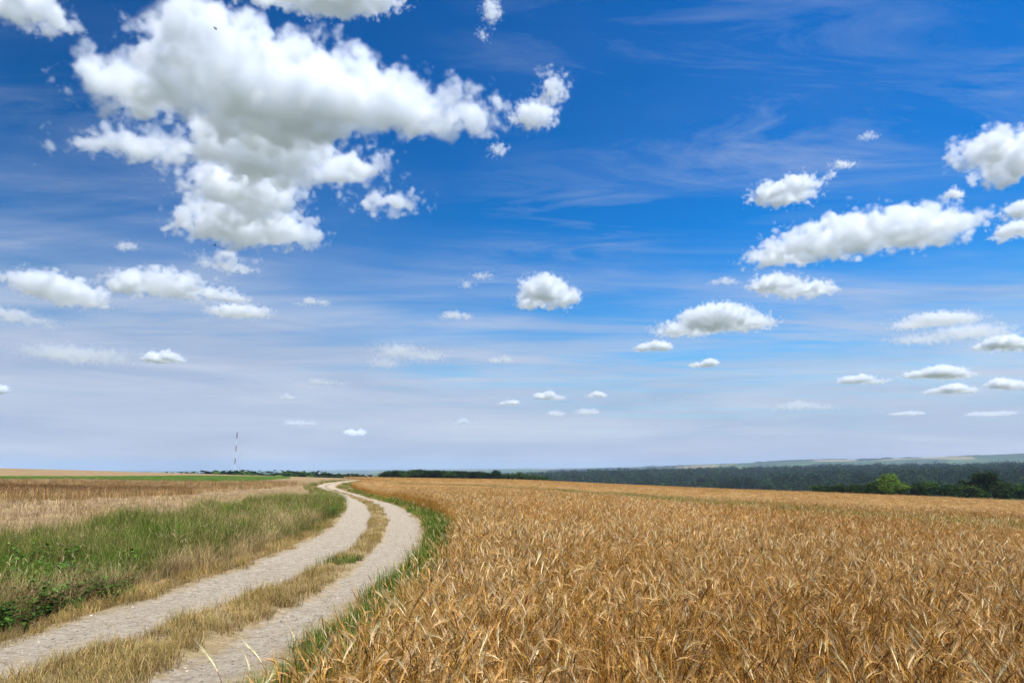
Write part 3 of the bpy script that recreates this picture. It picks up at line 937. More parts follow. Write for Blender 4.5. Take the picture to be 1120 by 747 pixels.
# ------------------------------------------------------------------ trees
def make_tree_meshes(name, h, cr, ncl, leaf, cols, trunk_frac=.22, lobes=9, flat=1.0, per=26, squat=False):
    """tapered trunk with limbs, crown of leaf clumps spread through uneven lobes"""
    tb = MB()
    tz = h * trunk_frac
    top = np.array([rng.normal(0, .03) * h, rng.normal(0, .03) * h, h * .72])
    pts = [np.array([0, 0, -.4])] + [np.array([0, 0, 0.]) + top * t + np.array([math.sin(t * 5) * .01 * h, 0, 0]) for t in np.linspace(.02, 1, 7)]
    tube(tb, pts, np.linspace(h * .032, h * .007, len(pts)), (1, 1, 1), 7)
    L = []
    for i in range(lobes):
        a = 2 * math.pi * (i * .618 + rng.uniform(-.08, .08)); zz = rng.uniform(tz * 1.15, h * .86)
        rr = cr * rng.uniform(.35, .75) * (1.0 - .55 * max(0, (zz / h - .5)) / .5)
        c = np.array([math.cos(a) * rr, math.sin(a) * rr, zz]); s = cr * rng.uniform(.32, .52)
        L.append((c, s))
        b = np.array([0, 0, min(zz * .62, h * .6)]); mid = (b + c) / 2 + np.array([0, 0, .04 * h])
        tube(tb, [b, mid, c], [h * .013, h * .008, h * .003], (1, 1, 1), 5)
    L.append((np.array([0, 0, h * .62]), cr * .5)); L.append((np.array([rng.normal(0, .1) * cr, 0, h - cr * .36]), cr * .38))
    cb = MB()
    for i in range(ncl):
        c, s = L[rng.integers(len(L))]
        d = rng.normal(0, 1, 3); d /= np.linalg.norm(d)
        p = c + d * s * rng.uniform(.35, 1.12) ** .6 * np.array([1, 1, .85 * flat])
        if p[2] < tz * .7: p[2] = tz * rng.uniform(.7, 1.3)
        cc = rc(cols[rng.integers(len(cols))], .2)
        m = per
        q = p + rng.normal(0, leaf * 1.5, (m, 3))
        n1 = rng.normal(0, 1, (m, 3)); n1[:, 2] *= .6; n1 /= np.linalg.norm(n1, axis=1)[:, None]
        n2 = np.cross(n1, rng.normal(0, 1, (m, 3))); n2 /= np.linalg.norm(n2, axis=1)[:, None]
        ls = leaf * rng.uniform(.5, 1.1, (m, 1))
        v = np.stack([q - n1 * ls, q + n2 * ls * .55, q + n1 * ls, q - n2 * ls * .55], 1).reshape(-1, 3)
        f = [(4 * k, 4 * k + 1, 4 * k + 2, 4 * k + 3) for k in range(m)]
        col = np.repeat(np.clip(cc[None] * (1 + rng.normal(0, .12, (m, 1))), .004, .6), 4, 0)
        cb.add(v, f, col)
    tm = tb.mesh(name + '_trunk'); tm.materials.append(M_BARK)
    cm = cb.mesh(name + '_crown'); cm.materials.append(M_TREE)
    return tm, cm


DARK = [(.015, .034, .009), (.021, .044, .011), (.03, .058, .013), (.012, .026, .007)]
MIDG = [(.035, .07, .015), (.05, .095, .02), (.065, .115, .024)]
LIGHT = [(.135, .215, .02), (.17, .25, .024), (.09, .16, .015)]
T_DARK = [make_tree_meshes('dark_tree', 11, 4.6, 230, .34, DARK, .07, 13) for _ in range(4)]
T_ROUND = [make_tree_meshes('round_tree', 9, 4.8, 170, .34, MIDG, .14, 10) for _ in range(3)]
T_LIGHT = [make_tree_meshes('light_tree', 10, 4.6, 200, .30, LIGHT, .16, 11)]
T_BUSH = [make_tree_meshes('bush', 4.2, 3.0, 90, .28, DARK[1:] + MIDG, .04, 7) for _ in range(3)]
T_TALL = [make_tree_meshes('tall_tree', 14, 3.2, 130, .36, DARK, .2, 8)]


def tree(kind, meshes, x, y, height, wide, label, cat='tree', group=None, base_h=None, sink=0.0):
    tm, cm = meshes
    o = empty(kind, (x, y, float(terrain(x, y)) - sink), rng.uniform(0, 6.28))
    H = max(v.co.z for v in cm.vertices) if base_h is None else base_h
    s = height / H
    o.scale = (s * wide, s * wide, s)
    a = bpy.data.objects.new('trunk', tm); link(a, o)
    b = bpy.data.objects.new('crown', cm); link(b, o)
    tag(o, label, cat, group)
    return o


def tree_px(kind, meshes, px, ytop, dist, wide, label, cat='tree', group=None):
    """tree whose top reaches pixel row ytop when it stands dist metres away"""
    x = at_dist(px, dist); y = dist
    d = ray(px, ytop); t = y / d[1]; ztop = CAM[2] + t * d[2]
    zg = float(terrain(x, y)); H = max(ztop - zg, 2.0)
    return tree(kind, meshes, x, y, H, wide, label, cat, group)


# copse on the skyline in the middle
for i in range(34):
    px = 418 + i * 3.6 + rng.uniform(-1.5, 1.5)
    prof = np.interp(px, [415, 425, 432, 440, 446, 452, 462, 480, 490, 500, 512, 518, 524, 530, 540, 545], [518, 515.5, 513.6, 515, 516.5, 513.5, 513.2, 514.5, 515.2, 514.8, 515, 516, 514.8, 517, 517.5, 518])
    tree_px('copse_tree', T_DARK[i % 4] if i % 3 else T_ROUND[i % 3], px, prof - .8 + rng.uniform(-.3, .8), 395 + rng.uniform(0, 50), rng.uniform(1.6, 2.1),
            'dark green tree packed into the long copse on the skyline right of the track', group='trees of the skyline copse')
tree_px('copse_tree', T_DARK[2], 542.5, 512.4, 420, 1.1, 'slim tall tree standing up from the thin right end of the skyline copse')
tree_px('copse_tree', T_ROUND[0], 567, 514.8, 430, 1.0, 'small rounded tree at the far right end of the skyline copse')
for i in range(9):
    px = 549 + i * 5.6
    tree_px('bush', T_BUSH[i % 3], px, np.interp(px, [545, 570, 600], [517.0, 517.5, 520.0]) + rng.uniform(-.4, .5), 420 + rng.uniform(0, 40), 1.6, 'low dark bush trailing off the right end of the skyline copse', 'bush', 'bushes at the end of the copse')
# small clumps on the left skyline
for (a, b, yt, nm, n) in [(182, 222, 516.0, 'low flat dark tree in the leftmost skyline clump left of the mast', 8),
                          (247, 284, 514.4, 'dark tree in the skyline clump at the foot of the mast', 8),
                          (306, 333, 515.2, 'dark tree in the skyline clump between the mast and the track', 7),
                          (340, 356, 517.6, 'tiny dark tree in the low skyline clump left of the track bend', 4),
                          (369, 398, 518.0, 'tiny dark tree in the low skyline clump above the track end', 7)]:
    for i in range(n):
        px = a + (b - a) * (i + .5) / n + rng.uniform(-1, 1)
        e = abs((i + .5) / n - .5) * 2
        tree_px('skyline_tree', T_DARK[i % 4] if i % 3 == 0 else T_BUSH[i % 3], px, yt - .7 + 1.2 * e ** 3 + rng.uniform(-.5, .6), 520 + rng.uniform(0, 40), 2.3, nm, group=nm.replace('dark tree', 'trees').replace('tiny trees', 'tiny trees')[:60])
# hedge row of trees at the far edge of the wheat on the right
HEDGE = [  # px, top row, dist, mesh, wide, label
    (972, 516.5, 262, T_LIGHT[0], 1.6, 'bright light green rounded tree in the hedgerow'),
    (952, 524.5, 266, T_BUSH[0], 1.3, 'small dark bush just left of the bright green hedgerow tree'),
    (1000, 527.0, 258, T_BUSH[1], 1.4, 'low dark bush just right of the bright green hedgerow tree'),
    (1014, 524.0, 256, T_ROUND[1], 1.3, 'small round mid green tree between the bright tree and the big dark tree'),
    (1036, 527.5, 252, T_BUSH[2], 1.5, 'low mid green bush left of the big dark hedgerow tree'),
    (1056, 524.0, 252, T_DARK[1], 1.5, 'dark shoulder tree against the left side of the big dark tree'),
    (1076, 513.8, 250, T_DARK[0], 1.75, 'largest dark broad tree of the hedgerow'),
    (1062, 529.5, 240, T_BUSH[0], 1.4, 'light olive bush in front of the big dark hedgerow tree'),
    (1098, 526.0, 244, T_ROUND[2], 1.4, 'round mid green tree right of the big dark hedgerow tree'),
    (1120, 525.5, 242, T_ROUND[0], 1.5, 'dark green tree cut by the right edge of the picture'),
]
for (px, yt, dist, ms, wd, lb) in HEDGE:
    tree_px('hedge_tree' if 'tree' in lb.split('bush')[0] and ' bush' not in lb else 'bush', ms, px, yt, dist, wd, lb, 'bush' if ' bush' in lb else 'tree', 'hedgerow at the far edge of the wheat')
for i in range(12):
    px = 890 + i * 8.0 + rng.uniform(-2, 2)
    tree_px('bush', T_BUSH[i % 3], px, np.interp(px, [890, 950, 985], [531.0, 528.5, 530]) + rng.uniform(-1.5, .8), 268 - (px - 890) * .05, 1.2, 'low dark bush in the thin left part of the hedgerow along the wheat', 'bush', 'low bushes of the hedgerow')
for i in range(8):
    px = 1130 + i * 14
    tree_px('hedge_tree', T_ROUND[i % 3] if i % 2 else T_BUSH[i % 3], px, 527 + rng.uniform(-2, 3), 238, 1.1, 'hedgerow tree continuing beyond the big dark tree', 'tree', 'hedgerow beyond the picture edge')


# forest filling the valley side
def build_forest():
    fm = []
    for i in range(5):
        tm, cm = make_tree_meshes('forest_tree', 15, 6.0, 34, 1.15, [(.012, .028, .009), (.018, .039, .011), (.009, .021, .007), (.03, .055, .014)], .15, 7, per=12)
        cm.materials.clear(); cm.materials.append(M_FOREST); fm.append(bpy.data.objects.new('forest_tree', cm))
    n = 52000
    r = np.sqrt(rng.uniform(1000 ** 2, 3350 ** 2, n)); px = rng.uniform(545, 1500, n)
    az = np.arctan((px - 560) / FPX); x = r * np.sin(az); y = r * np.cos(az)
    gap = np.clip(.5 + .5 * (wav(x, y, 170, 1) * .7 + wav(x, y, 61, 4) * .5), 0, 1)
    inner = np.interp(px, [545, 700, 900, 1120, 1500], [1250, 1080, 1060, 1150, 1150])
    k = (gap > .12) & (r > inner) & (rng.random(n) < np.interp(r, [1000, 2000, 3300], [1, .75, .5]))
    ppx, ppy = project(x, y, terrain(x, y) + 10)
    k &= ~inpoly(ppx, ppy, [(1030, 520.5), (1120, 516.5), (1260, 515), (1260, 523), (1120, 521.5)])
    x, y, r = x[k], y[k], r[k]
    s = np.clip(rng.lognormal(-.05, .32, len(x)), .45, 1.9) * np.interp(r, [1000, 3300], [.9, 1.25]) * (.85 + .35 * nzf(x, y, 120))
    z = terrain(x, y) - 2
    o = scatter('forest', np.stack([x, y, z], 1), np.stack([s * 1.15, s * 1.15, s], 1), rng.integers(0, 5, len(x)), fm,
                rot=np.stack([np.zeros(len(x)), np.zeros(len(x)), rng.uniform(0, 6.28, len(x))], 1))
    tag(o, 'dense dark forest covering the slope across the valley', 'forest', kind='stuff')
    # far copses on the blue hills
    n = 9000
    r = rng.uniform(4800, 9500, n); px = rng.uniform(600, 1500, n); az = np.arctan((px - 560) / FPX); x = r * np.sin(az); y = r * np.cos(az)
    k = (wav(x, y, 520, 3) + .6 * wav(x, y, 190, 1)) > .45; x, y = x[k], y[k]
    s = rng.uniform(1.6, 2.8, len(x))
    o = scatter('distant_woods', np.stack([x, y, terrain(x, y) - 4], 1), np.stack([s * 3, s * 3, s * .4], 1), rng.integers(0, 5, len(x)), fm,
                rot=np.stack([np.zeros(len(x)), np.zeros(len(x)), rng.uniform(0, 6.28, len(x))], 1))
    tag(o, 'scattered woods on the hazy blue hills', 'woods', kind='stuff')


build_forest()

# ------------------------------------------------------------------ radio masts on the left skyline
M_RED = plain_mat('mast_red', (.10, .012, .016), .5)
M_WHITE = plain_mat('mast_white', (.6, .6, .6), .5)
M_STEEL = plain_mat('galvanised_steel', (.42, .43, .45), .45, .6)


def lattice(mb, z0, z1, w, t, step):
    cor = [np.array([w * math.cos(a), w * math.sin(a)]) for a in (0.5, 0.5 + 2.0944, 0.5 + 4.1888)]
    for c in cor: tube(mb, [(c[0], c[1], z0), (c[0], c[1], z1)], t, (1, 1, 1), 5, cap=True)
    z = z0; f = 0
    while z < z1 - .01:
        z2 = min(z + step, z1)
        for i in range(3):
            a, b = cor[i], cor[(i + 1) % 3]
            if f % 2: a, b = b, a
            tube(mb, [(a[0], a[1], z), (b[0], b[1], z2)], t * .6, (1, 1, 1), 4)
            tube(mb, [(cor[i][0], cor[i][1], z2 - .02), (cor[(i + 1) % 3][0], cor[(i + 1) % 3][1], z2 - .02)], t * .55, (1, 1, 1), 4)
        z = z2; f += 1


def build_masts():
    y = 1450.0; x = at_dist(256.5, y)
    zg = float(terrain(x, y))
    d = ray(258, 470.0); ztop = CAM[2] + (y / d[1]) * d[2]; H = ztop - zg
    root = empty('radio_mast', (x, y, zg))
    tag(root, 'tall slim lattice radio mast banded dark red and white on the left skyline', 'mast')
    d1 = lambda row: CAM[2] + (y / ray(257, row)[1]) * ray(257, row)[2] - zg
    cuts = [0, d1(513), d1(507.5), d1(501), d1(493.5), d1(487), d1(479.5), d1(472.5), H]
    for i in range(len(cuts) - 1):
        red = i % 2 == 1 if i > 0 else True
        red = (i in (2, 4, 6))
        mb = MB(); lattice(mb, cuts[i], cuts[i + 1], .85, .30 if red else .19, 2.4)
        mb.obj('red_section' if red else 'white_section', M_RED if red else M_WHITE, root)
    for lev in (.35, .65, .95):
        for a in (0.5, 0.5 + 2.0944, 0.5 + 4.1888):
            mb = MB(); rr = H * .55
            p0 = np.array([.95 * math.cos(a), .95 * math.sin(a), H * lev]); p1 = np.array([rr * math.cos(a), rr * math.sin(a), 0])
            p1[2] = float(terrain(x + p1[0], y + p1[1])) - zg
            tube(mb, [p0, p1], .035, (1, 1, 1), 4); mb.obj('guy_wire', M_STEEL, root)
    mb = MB(); tube(mb, [(0, 0, H - .1), (0, 0, H + 3)], .12, (1, 1, 1), 5, cap=True); mb.obj('antenna', M_STEEL, root)
    x2 = at_dist(262.3, y); zg2 = float(terrain(x2, y))
    r2 = empty('antenna_mast', (x2, y, zg2)); tag(r2, 'thin grey antenna mast just right of the banded radio mast', 'mast')
    h2 = CAM[2] + (y / ray(263, 507.5)[1]) * ray(263, 507.5)[2] - zg2
    mb = MB(); lattice(mb, 0, h2, .5, .13, 2.0); mb.obj('lattice_shaft', M_STEEL, r2)
    mb = MB(); tube(mb, [(0, 0, h2 - .2), (0, 0, h2 + 60)], [.16, .06], (1, 1, 1), 6, cap=True); mb.obj('whip_antenna', M_STEEL, r2)


build_masts()

# ------------------------------------------------------------------ birds
M_BIRD = plain_mat('bird_feathers', (.02, .02, .024), .8)


def bird(px, py, dist, span, label, rz, roll):
    d = ray(px, py); p = CAM + d * dist
    mb = MB()
    body = np.array([[-.52, 0, 0], [-.34, 0, .01], [-.15, 0, .02], [.08, 0, .02], [.24, 0, .035], [.34, 0, .045], [.42, 0, .035]]) * span
    tube(mb, body, np.array([.012, .04, .075, .085, .055, .05, .006]) * span, (1, 1, 1), 8, cap=True)
    mb.add(np.array([[-.36, -.02, .012], [-.36, .02, .012], [-.62, .09, 0], [-.60, 0, .004], [-.62, -.09, 0]]) * span, [(0, 1, 2, 3), (0, 3, 4)], (1, 1, 1))
    o = mb.obj('bird', M_BIRD, None, True)
    for s in (1, -1):
        wb = MB()
        pts = [(.16, .05, .03), (.20, .24, .10), (.12, .5, .07), (-.02, .52, .06), (-.10, .3, .075), (-.12, .05, .025)]
        v = [(a * span, s * b * span, c * span) for a, b, c in pts] + [(a * span, s * b * span, (c - .012) * span) for a, b, c in pts]
        f = [(0, 1, 4, 5), (1, 2, 3, 4), (6, 11, 10, 7), (7, 10, 9, 8)] + [(i, (i + 1) % 6, 6 + (i + 1) % 6, 6 + i) for i in range(6)]
        wb.add(v, f, (1, 1, 1)); wb.obj('wing', M_BIRD, o)
    o.location = p; o.rotation_euler = (roll, 0, rz)
    tag(o, label, 'bird')


bird(235.5, 31.5, 75, .42, 'dark bird gliding high in front of the top lobe of the big cloud', 2.9, .2)
bird(235, 268.5, 75, .40, 'dark bird gliding in front of the lower tail of the big cloud', .2, -.15)

def build_stalk():
    gx, gy = ground_at(322, 752, .0); gx, gy = ground_at(318, 747, .25)
    mb = MB(); p = arc((0, 0, -.03), .15, .25, .5, .62, 6)
    tube(mb, p, np.linspace(.006, .003, 7), (1, 1, 1), 6, cap=True)
    for k, a in ((3, 1.2), (4, 3.9), (5, .4)):
        tube(mb, arc(p[k], a, .5, .9, .14, 3), [.003, .0025, .002, .001], (1, 1, 1), 5)
    o = mb.obj('dry_stalk', plain_mat('dead_stem', (.045, .03, .02), .9, nscale=40)); o.location = (gx, gy, float(terrain(gx, gy)))
    tag(o, 'dark bare weed stalk leaning out of the verge beside the wheat at the bottom edge', 'stalk')


build_stalk()

# ------------------------------------------------------------------ clouds
CLOUD_ALT = 1500.0


def cloud_mat(name, dens, aniso=0.32):
    m, nt, out = new_mat(name)
    pv = N(nt, 'ShaderNodeVolumePrincipled')
    pv.inputs['Color'].default_value = (.976, .986, 1.0, 1)
    pv.inputs['Density'].default_value = dens; pv.inputs['Anisotropy'].default_value = aniso
    pv.inputs['Density Attribute'].default_value = 'density'
    nt.links.new(pv.outputs[0], out.inputs['Volume'])
    return m


def cloud(label, blobs, dens=.02, vox_px=1.05, amp=1.0, wisp=0.0, thick=1.0, alt=CLOUD_ALT, seed=0.0, maxvox=36e6, group='clouds in the sky', name='cumulus_cloud'):
    """a body of droplets: density field of merged ellipsoids broken up by fractal noise"""
    single = len(blobs) == 1
    if len(blobs) == 1:                      # break a lone body into a few unequal heads on one level base
        (px, py, rx, ry), q = blobs[0], np.random.default_rng(int(seed * 100))
        blobs = []
        k = int(q.integers(3, 6))
        for i in range(k):
            t = (i + .5) / k * 2 - 1; h = ry * q.uniform(.45, 1.0) * (1 - .5 * t * t)
            blobs.append((px + t * rx * .72 + q.normal(0, .06) * rx, py + ry * .8 - h * q.uniform(.8, 1.05), rx * q.uniform(.34, .52), h * 1.1))
    E = []
    for (px, py, rx, ry) in blobs:
        d = ray(px, py); t = alt / d[2]; t = min(t, 30000)
        c = CAM + d * t; el = math.asin(d[2])
        a = rx / FPX * t * (d[1] * CP + d[2] * SP); R = ry / FPX * t
        c_v = min(R * .8 / math.cos(el), max(a, R) * .7) * thick
        dep = math.sqrt(max(R * R - (c_v * math.cos(el)) ** 2, .05 * R * R)) / math.sin(el)
        dep = min(max(dep, .5 * a), 1.2 * a + .3 * R)
        E.append((c, np.array([a, dep, c_v])))
    cs = np.array([e[0] for e in E]); rs = np.array([e[1] for e in E])
    rmin = float(np.median(rs[:, 0])); 
    lo = (cs - rs * 1.35).min(0); hi = (cs + rs * 1.35).max(0)
    cen = (lo + hi) / 2; lo -= cen; hi -= cen
    dist = np.linalg.norm(cen - CAM)
    vox = vox_px * dist / FPX * (1120 / 1024)
    ext = hi - lo
    while np.prod(np.ceil(ext / vox)) > maxvox: vox *= 1.05
    res = np.maximum(np.ceil(ext / vox).astype(int), 8)
    Rz = float(np.median(rs[:, 2]))
    S = float(np.median(np.minimum(rs[:, 0], rs[:, 2] * 1.6)))          # typical lobe size
    vd = bpy.data.volumes.new(name); o = link(bpy.data.objects.new(name, vd)); o.location = cen
    g = bpy.data.node_groups.new(name, 'GeometryNodeTree')
    g.interface.new_socket('Geometry', in_out='INPUT', socket_type='NodeSocketGeometry')
    g.interface.new_socket('Geometry', in_out='OUTPUT', socket_type='NodeSocketGeometry')
    go = g.nodes.new('NodeGroupOutput')
    pos = g.nodes.new('GeometryNodeInputPosition').outputs[0]

    def vm(op, a, b=None, sc=None):
        n = g.nodes.new('ShaderNodeVectorMath'); n.operation = op
        inp(g, n, 0, a)
        if b is not None: inp(g, n, 1, b)
        if sc is not None: n.inputs['Scale'].default_value = sc
        return n.outputs['Value'] if op == 'LENGTH' else n.outputs[0]

    def nz(vec, size, det, rough, out='Fac', off=0.0):
        v = vm('SCALE', vm('ADD', vec, (off * 371.7 * size, off * 113.3 * size, off * 57.1 * size)), sc=1.0 / size)
        n = g.nodes.new('ShaderNodeTexNoise'); n.inputs['Scale'].default_value = 1.0
        n.inputs['Detail'].default_value = det; n.inputs['Roughness'].default_value = rough
        g.links.new(v, n.inputs['Vector'])
        return n.outputs[out]
    # domain warp gives the billowing outline
    w1 = vm('SCALE', vm('SUBTRACT', nz(pos, S * .9, 2, .5, 'Color', seed), (.5, .5, .5)), sc=S * .9)
    p = vm('ADD', pos, w1)
    cur = None
    for (c, r) in E:
        q = vm('DIVIDE', vm('SUBTRACT', p, tuple(c - cen)), tuple(r))
        sz = g.nodes.new('ShaderNodeSeparateXYZ'); g.links.new(q, sz.inputs[0])          # flatter base than top
        cz = g.nodes.new('ShaderNodeCombineXYZ'); g.links.new(math_n(g, 'MULTIPLY', math_n(g, 'MINIMUM', sz.outputs[2], 0.0), .7), cz.inputs[2])
        q = vm('ADD', q, cz.outputs[0])
        d = math_n(g, 'SUBTRACT', 1.0, vm('LENGTH', q))
        # scale to a comparable unit (lobe radii)
        d = math_n(g, 'MULTIPLY', d, float(min(r[0], r[2] * 1.6) / S))
        if cur is None: cur = d
        else:
            n = N(g, 'ShaderNodeMath', op='SMOOTH_MAX'); g.links.new(cur, n.inputs[0]); g.links.new(d, n.inputs[1]); n.inputs[2].default_value = .35
            cur = n.outputs[0]
    fbm = nz(pos, S * .55, 8, .62, 'Fac', seed + 1.7)
    fine = nz(pos, S * .18, 6, .66, 'Fac', seed + 4.1)
    vo = g.nodes.new('ShaderNodeTexVoronoi'); vo.feature = 'F1'
    g.links.new(vm('SCALE', p, sc=1.0 / (S * .42)), vo.inputs['Vector']); vo.inputs['Scale'].default_value = 1.0
    bil = math_n(g, 'SUBTRACT', .5, vo.outputs['Distance'])
    e = math_n(g, 'ADD', cur, math_n(g, 'MULTIPLY', math_n(g, 'SUBTRACT', fbm, .5), 2.5 * amp))
    e = math_n(g, 'ADD', e, math_n(g, 'MULTIPLY', bil, .80 * amp))
    e = math_n(g, 'ADD', e, math_n(g, 'MULTIPLY', math_n(g, 'SUBTRACT', fine, .5), .75 * amp))
    dn = math_n(g, 'MULTIPLY', math_n(g, 'SUBTRACT', e, wisp + .05), 3.3 if wisp == 0 else 1.6, True)
    dn = math_n(g, 'POWER', dn, 1.2)
    body = mapr(g, nz(pos, S * .75, 3, .55, 'Fac', seed + 7.7), .38, .62, .30, 1.35)
    dn = math_n(g, 'MULTIPLY', dn, body)
    vc = g.nodes.new('GeometryNodeVolumeCube')
    g.links.new(dn, vc.inputs['Density'])
    vc.inputs['Min'].default_value = tuple(lo); vc.inputs['Max'].default_value = tuple(hi)
    for k, ax in enumerate('XYZ'): vc.inputs['Resolution ' + ax].default_value = int(res[k])
    sm = g.nodes.new('GeometryNodeSetMaterial')
    # the smaller the cloud the thinner its droplets may be for the same look: optical depth follows lobe size
    sm.inputs['Material'].default_value = cloud_mat(name, 1.2 * dens * ((1.5 if dens > .0085 else .75) if single else 1.0) * min(8.0, 260.0 / max(S, 30.0)))
    g.links.new(vc.outputs[0], sm.inputs[0]); g.links.new(sm.outputs[0], go.inputs[0])
    md = o.modifiers.new('droplets', 'NODES'); md.node_group = g
    tag(o, label, 'cloud', group)
    print('cloud', label[:40], res, 'S %.0f' % S, 'vox %.1f' % vox)
    return o


